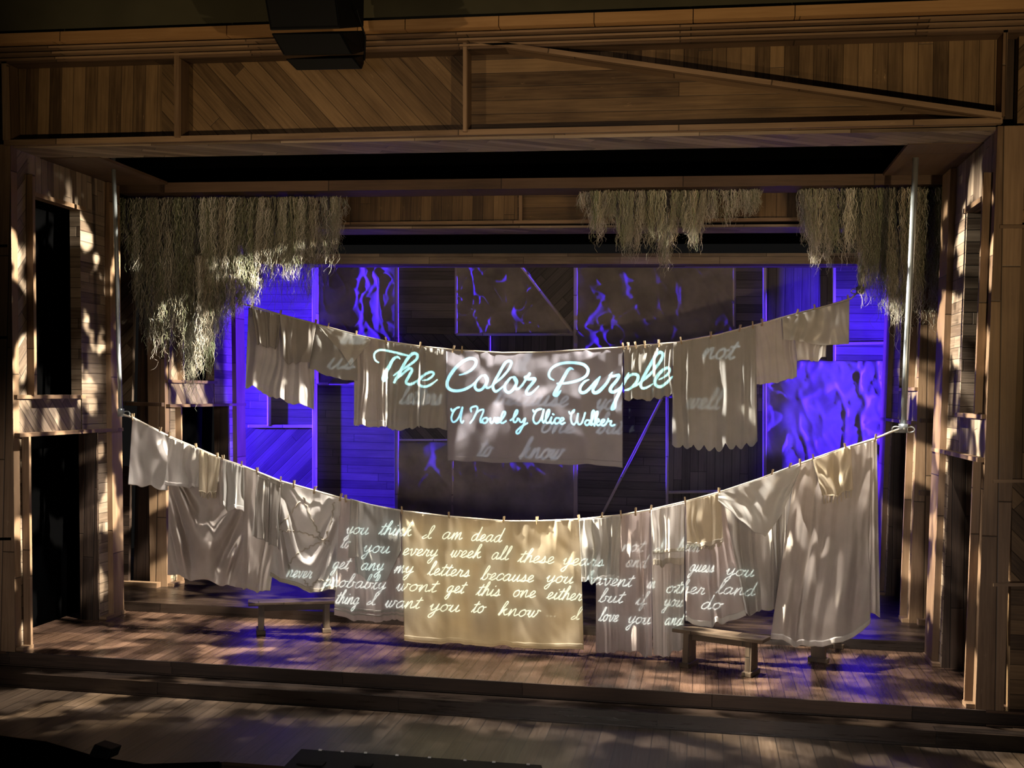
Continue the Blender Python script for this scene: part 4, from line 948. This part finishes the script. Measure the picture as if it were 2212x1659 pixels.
for ox, (wa, wb, wc), pts in TITLE:
    p = catmull(pts, 8); t = np.linspace(0, 1, len(p))
    w = np.interp(t, [0, .12, .55, .88, 1], [wa * .7, (wa + wb) / 2, wb, (wb + wc) / 2, wc * .7])
    xs, ys = to_img(ox + p[:, 0] * 350 / 2212, 730 + p[:, 1] * 350 / 2212, YU_); stamp(title, xs, ys, w * K_, 1.0)
for pts in SUB:
    p = catmull(pts, 7); xs, ys = to_img(950 + p[:, 0] * 400 / 2212, 860 + p[:, 1] * 400 / 2212, YU_)
    stamp(title, xs, ys, np.full(len(xs), 21 * 2.0 * 400 / 2212), 1.0)
def write(mask, words, Y, xh, wid, slope):
    for wd_, x0, x1, yb, val in words:
        tot = sum(GL[c][0] for c in wd_); k = (x1 - x0 - xh * .35) / tot; cx = 0.0
        for c in wd_:
            for stk in GL[c][1]:
                p = catmull(stk, 6); px = x0 + (cx + p[:, 0]) * k + p[:, 1] * xh * .42; py = yb - p[:, 1] * xh + (cx * k) * slope
                xs, ys = to_img(px, py, Y); stamp(mask, xs, ys, np.full(len(xs), wid * 2.0), val)
            cx += GL[c][0]
write(hand, LETTER, YF_, 14.5, 1.9, .055)
write(faint, FAINT, YU_, 22.0, 4.2, .03)
XI, YI = np.meshgrid(np.arange(IW), np.arange(IH))
mott = .5 + .5 * vn2(XI / 60.0, YI / 60.0, 5) * .8 + .2 * vn2(XI / 17.0, YI / 17.0, 6)
# the letter paper is part of the picture thrown on the lower washing
def box_px(x0, y0, x1, y1, Y, r):
    a, b = to_img(np.array([x0, x1]), np.array([y0, y1]), Y); m = np.zeros((IH, IW))
    m[int(max(0, min(b))):int(min(IH, max(b))), int(max(0, min(a))):int(min(IW, max(a)))] = 1.0
    return blur(m, r)
paper = box_px(875, 1120, 1262, 1410, YF_, 26) * (.45 + .75 * (.5 + .5 * vn2(XI / 75.0, YI / 120.0, 9)))
paper2 = box_px(600, 1080, 1640, 1410, YF_, 60)
halo = blur(hand, 16)
img = np.zeros((IH, IW, 4), np.float32); img[..., 3] = 1
tcol = np.stack([.34 + .14 * mott, .86 + .06 * mott, .86 + .12 * (1 - mott)], -1) * (.62 + .38 * mott)[..., None]
img[..., :3] += np.clip(title, 0, 1)[..., None] * tcol
img[..., :3] += hand[..., None] * np.array([.31, .375, .36]) + halo[..., None] * np.array([.07, .115, .12])
img[..., :3] += blur(faint, 2)[..., None] * np.array([.065, .08, .085])
img[..., :3] += paper[..., None] * np.array([.060, .044, .018]) + paper2[..., None] * np.array([.006, .006, .006])
gi = bpy.data.images.new('projected_lettering', IW, IH, float_buffer=True); gi.colorspace_settings.name = 'Non-Color'
gi.pixels.foreach_set(np.clip(img, 0, 1).ravel()); gi.update()
lp.energy = 70000; lp.spot_size = 2 * math.atan(math.hypot(TX, TYY) * 1.05); lp.spot_blend = 0; lp.shadow_soft_size = 0
lp.use_nodes = True; _nt = lp.node_tree; _em = _nt.nodes['Emission']
_tc = _nt.nodes.new('ShaderNodeTexCoord'); _sp = _nt.nodes.new('ShaderNodeSeparateXYZ'); _nt.links.new(_tc.outputs['Normal'], _sp.inputs[0])
_az = mnode(_nt, 'ABSOLUTE', _sp.outputs[2]); _cb = _nt.nodes.new('ShaderNodeCombineXYZ')
_nt.links.new(mnode(_nt, 'MULTIPLY_ADD', mnode(_nt, 'DIVIDE', _sp.outputs[0], _az), .5 / TX, .5), _cb.inputs[0])
_nt.links.new(mnode(_nt, 'MULTIPLY_ADD', mnode(_nt, 'DIVIDE', _sp.outputs[1], _az), .5 / TYY, .5), _cb.inputs[1])
_im = _nt.nodes.new('ShaderNodeTexImage'); _im.image = gi; _im.extension = 'CLIP'
_nt.links.new(_cb.outputs[0], _im.inputs[0]); _nt.links.new(_im.outputs[0], _em.inputs[0])
